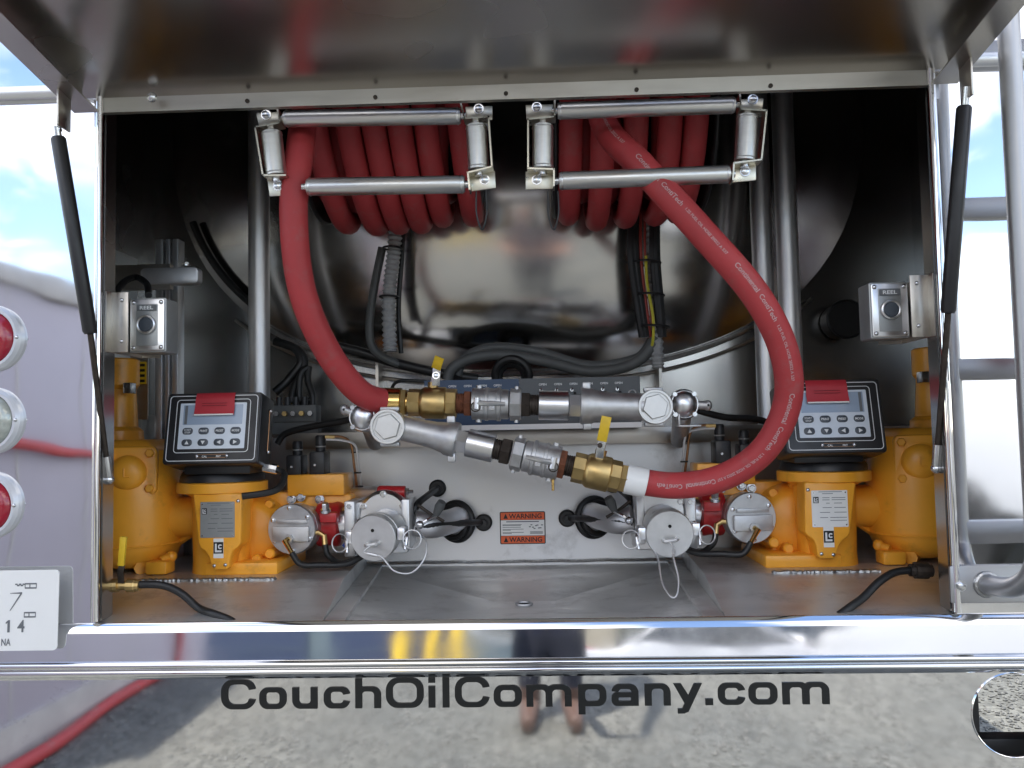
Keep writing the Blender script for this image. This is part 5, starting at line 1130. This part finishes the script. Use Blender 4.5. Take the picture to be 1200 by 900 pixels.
# workshop
bd = thing('workshop', 'slate blue metal clad workshop with roller doors behind the yard', 'building', (-4, -17, 0))
M_clad = mat('slate_cladding', (0.13, 0.17, 0.19), 0.1, 0.5, var=0.15, nscale=3)
MB().bb(-7.6, -.3, -23, -15.5, 0, 3.0).build('wall', M_clad, bd)
MB().prism([(-7.8, 3.0), (-.1, 3.0), (-3.95, 3.9)], frame((0, -15.2, 0)), 0, 8.1).build('roof', mat('grey_roof', (.2, .2, .21), .3, .5), bd)
M_door = mat('roller_door', (0.035, 0.05, 0.10), .2, .45); M_gls = mat('dark_glass', (.02, .025, .03), 0, .05, spec=.8)
for x in (-6.0, -2.9):
    d = MB().bb(x-1.3, x+1.3, -15.5, -15.42, 0, 2.6).build('door', M_door, bd)
    for k in range(1, 5): MB().bb(x-1.28, x+1.28, -15.42, -15.40, k*.48-.01, k*.48+.01).build('rib', M_clad, d)
for x in (-.95,):
    w = MB().bb(x-.5, x+.5, -15.5, -15.43, 1.1, 2.1).build('window', M_white, bd); MB().bb(x-.42, x+.42, -15.43, -15.42, 1.18, 2.02).build('pane', M_gls, w)
wh_ = thing('warehouse', 'long low beige warehouse with a grey roof beyond the parked cars', 'building', (8, -26, 0))
MB().bb(.6, 17, -28, -24, 0, 2.7).build('wall', mat('beige_cladding', (.42, .38, .30), 0, .6, var=.1, nscale=2), wh_)
MB().bb(.4, 17.2, -28.2, -23.8, 2.7, 2.95).build('roof', MATS['grey_roof'], wh_, bevel=.03)
for x in (2.4, 5.6, 8.8, 12.0, 15.2): MB().bb(x-.55, x+.55, -24, -23.94, 1.0, 2.0).build('window', M_gls, wh_)
# vehicles
def vehicle(name, label, cat, x, y, rz, paint, kind, L=4.6, W=1.8):
    t = thing(name, label, cat, (0, 0, 0), 'vehicles parked in the yard'); R = Matrix.Rotation(rz, 3, 'Z')
    hl = L/2
    if kind == 'pickup': body = [(-hl, .45), (-hl, 1.02), (-.25, 1.05), (1.25, 1.08), (hl-.1, 1.0), (hl, .8), (hl, .42)]; cab = [(-.35, 1.04), (-.25, 1.78), (.75, 1.80), (1.5, 1.08)]
    elif kind == 'suv': body = [(-hl, .40), (-hl, 1.0), (-1.9, 1.06), (1.2, 1.04), (hl-.12, .92), (hl, .7), (hl, .36)]; cab = [(-hl+.08, 1.02), (-hl+.3, 1.68), (.35, 1.72), (1.25, 1.04)]
    elif kind == 'van': body = [(-hl, .40), (-hl, 1.2), (1.5, 1.2), (hl-.2, 1.05), (hl, .8), (hl, .38)]; cab = [(-hl, 1.18), (-hl+.05, 2.25), (1.2, 2.28), (1.95, 1.15)]
    elif kind == 'box': body = [(-hl, .42), (-hl, 1.62), (-hl+.15, 1.72), (.9, 1.75), (1.2, 1.2), (hl-.2, 1.1), (hl, .8), (hl, .38)]; cab = [(.3, 1.1), (.4, 1.85), (.95, 1.86), (1.75, 1.1)]
    else: body = [(-hl, .38), (-hl, .88), (-1.5, .96), (1.1, .94), (hl-.15, .8), (hl, .62), (hl, .34)]; cab = [(-1.75, .94), (-1.0, 1.42), (.2, 1.44), (1.15, .93)]
    def pr(poly, w0, inset=0.0):
        mb = MB(); n = len(poly); cz = max(b__ for _, b__ in poly)
        vs_ = []
        for sgn in (-1, 1):
            for a_, b__ in poly: vs_.append(Vector((a_, sgn*(w0-(inset if b__ > cz-.3 else 0)), b__)))
        mb.add(vs_, [tuple(range(n))[::-1], tuple(range(n, 2*n))]+[(i, (i+1) % n, n+(i+1) % n, n+i) for i in range(n)]); return mb
    def put(mb, nm, m, p, **k):
        mb.v = [R @ v+Vector((x, y, 0)) for v in mb.v]; return mb.build(nm, m, p, **k)
    put(pr(body, W/2), 'body', paint, t, bevel=.06, seg=3)
    cb = put(pr(cab, W/2-.06, .14), 'cabin', paint, t, bevel=.05, seg=3)
    cx = sum(a_ for a_, _ in cab)/len(cab); cz0 = min(b__ for _, b__ in cab); cz1 = max(b__ for _, b__ in cab)
    win = [((a_-cx)*.86+cx, (b__-cz0)*.74+cz0+(cz1-cz0)*.14) for a_, b__ in cab]
    put(pr(win, W/2-.035, .115), 'side_windows', M_gls, cb)
    wf = [((a_-cx)*1.01+cx, (b__-cz0)*.72+cz0+(cz1-cz0)*.16) for a_, b__ in cab]
    put(pr(wf, W/2-.20, .1), 'windscreen', M_gls, cb)
    for wx in (-hl+.85, hl-.85):
        for sgn in (-1, 1):
            w = put(MB().lathe((wx, sgn*(W/2-.2), .34), (0, sgn, 0), [(0, .2), (0, .31), (.03, .34), (.19, .34), (.215, .31), (.215, .2)], 28), 'wheel', M_tyre, t)
            put(MB().lathe((wx, sgn*(W/2-.19), .34), (0, sgn, 0), [(0, .2), (.19, .2), (.17, .12), (.18, .05)], 20), 'rim', M_cast, w)
    for sgn in (-1, 1):
        put(MB().box((hl-.02, sgn*(W/2-.28), .72), (.08, .36, .16)), 'headlight', M_clear, t, bevel=.02)
        put(MB().box((-hl+.01, sgn*(W/2-.2), .82), (.06, .16, .26)), 'tail_light', M_lens, t, bevel=.02)
    put(MB().box((hl, 0, .48), (.1, W*.94, .2)), 'front_bumper', M_black, t, bevel=.03)
    put(MB().box((-hl, 0, .48), (.1, W*.94, .2)), 'rear_bumper', M_black, t, bevel=.03)
    return t
def paint(nm, c): return mat(nm, c, 0.0, 0.3, coat=.6, var=.03, nscale=3)
P_white = paint('white_car_paint', (.78, .78, .78))
vehicle('box_van', 'low white box van parked with its rear towards the tanker', 'van', 4.95, -8.2, rad(-92), P_white, 'box', 5.4, 2.1)
vehicle('parked_van', 'white panel van parked by the trees', 'van', 6.3, -19.5, rad(20), P_white, 'van', 5.4, 2.0)
vehicle('parked_car', 'silver saloon car parked across the yard', 'car', 3.0, -13.0, rad(8), paint('silver_car_paint', (.45, .46, .48)), 'car')
vehicle('parked_car', 'dark grey sport utility car across the yard', 'car', 7.4, -15.5, rad(15), paint('dark_car_paint', (.05, .055, .06)), 'suv', 4.7, 1.9)
vehicle('parked_car', 'bright blue saloon car parked near the trees', 'car', 6.6, -12.2, rad(30), paint('blue_car_paint', (.03, .13, .42)), 'car')
# trees along the far side
M_leaf = mat('leaf_green', (0.085, 0.125, 0.035), 0, 0.6, var=0.5, nscale=1.6); M_bark = mat('bark', (.09, .065, .045), 0, .9, var=.4, nscale=14)
for i in range(9):
    x = -3+i*4.6+random.uniform(-.8, .8); y = -32+random.uniform(-2, 2)-abs(i-4)*.2; h = random.uniform(3.8, 5.4)
    t = thing('broadleaf_tree', 'green broadleaf tree in the row along the far edge of the yard', 'tree', (x, y, 0), 'trees along the far edge of the yard')
    tr = MB(); tr.tube([(x, y, 0), (x+.05, y, h*.3), (x+.1, y+.05, h*.62)], [.13, .1, .05], 8)
    lf = MB()
    for k in range(7):
        a = k*2.4; e = Vector((x+math.cos(a)*h*.24, y+math.sin(a)*h*.24, h*(.5+.3*random.random())))
        tr.tube([(x+.03, y, h*.28), e], [.06, .02], 6)
        rr = h*random.uniform(.14, .22)
        for _ in range(130):
            d = Vector((random.gauss(0, 1), random.gauss(0, 1), random.gauss(0, .8))); d = d.normalized()*rr*random.uniform(.5, 1.05); c = e+d
            u = Vector((random.gauss(0, 1), random.gauss(0, 1), random.gauss(0, 1))).normalized()*.10; w = u.cross(Vector((random.random(), random.random(), random.random()))).normalized()*.07
            lf.add([c-u, c+w, c+u, c-w], [(0, 1, 2, 3)])
    tr.build('trunk', M_bark, t); lf.build('crown', M_leaf, t, smooth=0)
# photographer
def person():
    px, py = .06, -2.12
    V = []; E = []; Rr = []
    def jn(p, r, par=None):
        V.append(Vector(p)); Rr.append(r); i = len(V)-1
        if par is not None: E.append((par, i))
        return i
    pel = jn((px, py, .93), (.155, .11)); sp = jn((px, py-.005, 1.10), (.15, .105), pel); ch = jn((px, py, 1.30), (.165, .115), sp)
    nk0 = jn((px, py, 1.44), (.09, .075), ch); nk = jn((px, py+.01, 1.52), (.052, .052), nk0); hd0 = jn((px, py+.03, 1.60), (.066, .076), nk); hd1 = jn((px, py+.035, 1.68), (.078, .092), hd0); jn((px, py+.025, 1.755), (.055, .065), hd1)
    jn((px, py+.125, 1.645), (.012, .012), hd1)
    for s in (-1, 1):
        hp = jn((px+s*.085, py, .86), (.092, .092), pel); kn = jn((px+s*.088, py+.015, .49), (.066, .066), hp); an = jn((px+s*.09, py-.01, .13), (.052, .052), kn)
        he = jn((px+s*.09, py-.02, .06), (.05, .05), an); jn((px+s*.097, py+.09, .045), (.047, .040), he); jn((px+s*.10, py+.17, .035), (.040, .030), len(V)-1)
        sh = jn((px+s*.175, py, 1.40), (.062, .062), ch); el = jn((px+s*.21, py+.13, 1.12), (.047, .047), sh); wr = jn((px+s*.115, py+.40, 1.20), (.030, .027), el)
        hnd = jn((CAM.x+s*.085, CAM.y-.055, 1.225), (.030, .020), wr)
        for k in range(4):
            f1 = jn((CAM.x+s*.088, CAM.y-.022, 1.262-k*.021), (.0095, .0095), hnd); f2 = jn((CAM.x+s*(.074-.002*k), CAM.y-.003, 1.262-k*.021), (.0085, .0085), f1); jn((CAM.x+s*(.060-.004*abs(k-1)), CAM.y-.005, 1.262-k*.021), (.0075, .0075), f2)
        t1 = jn((CAM.x+s*.078, CAM.y-.052, 1.262), (.011, .011), hnd); jn((CAM.x+s*.056, CAM.y-.036, 1.275), (.0095, .0095), t1)
    me = bpy.data.meshes.new('person'); me.from_pydata([tuple(v) for v in V], E, [])
    o = bpy.data.objects.new('person', me); COL.objects.link(o)
    md = o.modifiers.new('skin', 'SKIN'); md.use_smooth_shade = True
    for i, sv in enumerate(me.skin_vertices[0].data): sv.radius = Rr[i]; sv.use_root = (i == 0)
    sb = o.modifiers.new('sub', 'SUBSURF'); sb.levels = 2; sb.render_levels = 2
    dg = bpy.context.evaluated_depsgraph_get(); m2 = bpy.data.meshes.new_from_object(o.evaluated_get(dg))
    o.modifiers.clear(); o.data = m2; m2.materials.clear()
    for m in (mat('navy_cotton', (.018, .022, .045), 0, .85, bump=.2, bscale=12, bdist=.01), mat('dark_denim', (.022, .025, .04), 0, .85), mat('tan_leather', (.11, .065, .05), 0, .55), mat('skin', (.55, .30, .22), 0, .5)): m2.materials.append(m)
    for p in m2.polygons:
        c = p.center; p.use_smooth = True
        arm = c.y > py+.10 and 1.05 < c.z < 1.35
        p.material_index = 3 if (c.z > 1.475 or arm) else (0 if c.z > .93 else (1 if c.z > .15 else 2))
    ORG[o.name] = Vector()
    tag(o, 'person in navy shirt and dark trousers holding a phone up in both hands', 'person')
    hr = MB(); hr.sphere((px, py+.005, 1.715), (.085, .098, .075)); hr.v = [v if not (v.y > py+.07 and v.z < 1.73) else Vector((v.x, py+.05, max(v.z, 1.73))) for v in hr.v]
    hr.build('hair', mat('brown_hair', (.05, .03, .02), 0, .6), o, smooth=80)
    for s in (-1, 1):
        MB().sphere((px+s*.03, py+.112, 1.675), (.011, .008, .007), 10, 6).build('eye', M_white, o); MB().sphere((px+s*.08, py+.02, 1.665), (.010, .018, .03), 10, 6).build('ear', MATS['skin'], o)
    MB().sphere((px, py+.108, 1.605), (.022, .008, .006), 10, 6).build('mouth', M_red, o)
    ph = thing('phone', 'black phone held up in both hands of the photographer', 'phone', (CAM.x, CAM.y-.014, CAM.z))
    f0 = frame((CAM.x, CAM.y-.010, CAM.z-.012), (1, 0, 0), (0, 0, 1))
    MB().prism(rrect(.146, .072, .010), f0, -.0075, 0).build('case', M_black, ph, bevel=.001)
    MB().prism(rrect(.134, .064, .004), f0, -.0080, -.0076).build('screen', M_gls, ph)
person()
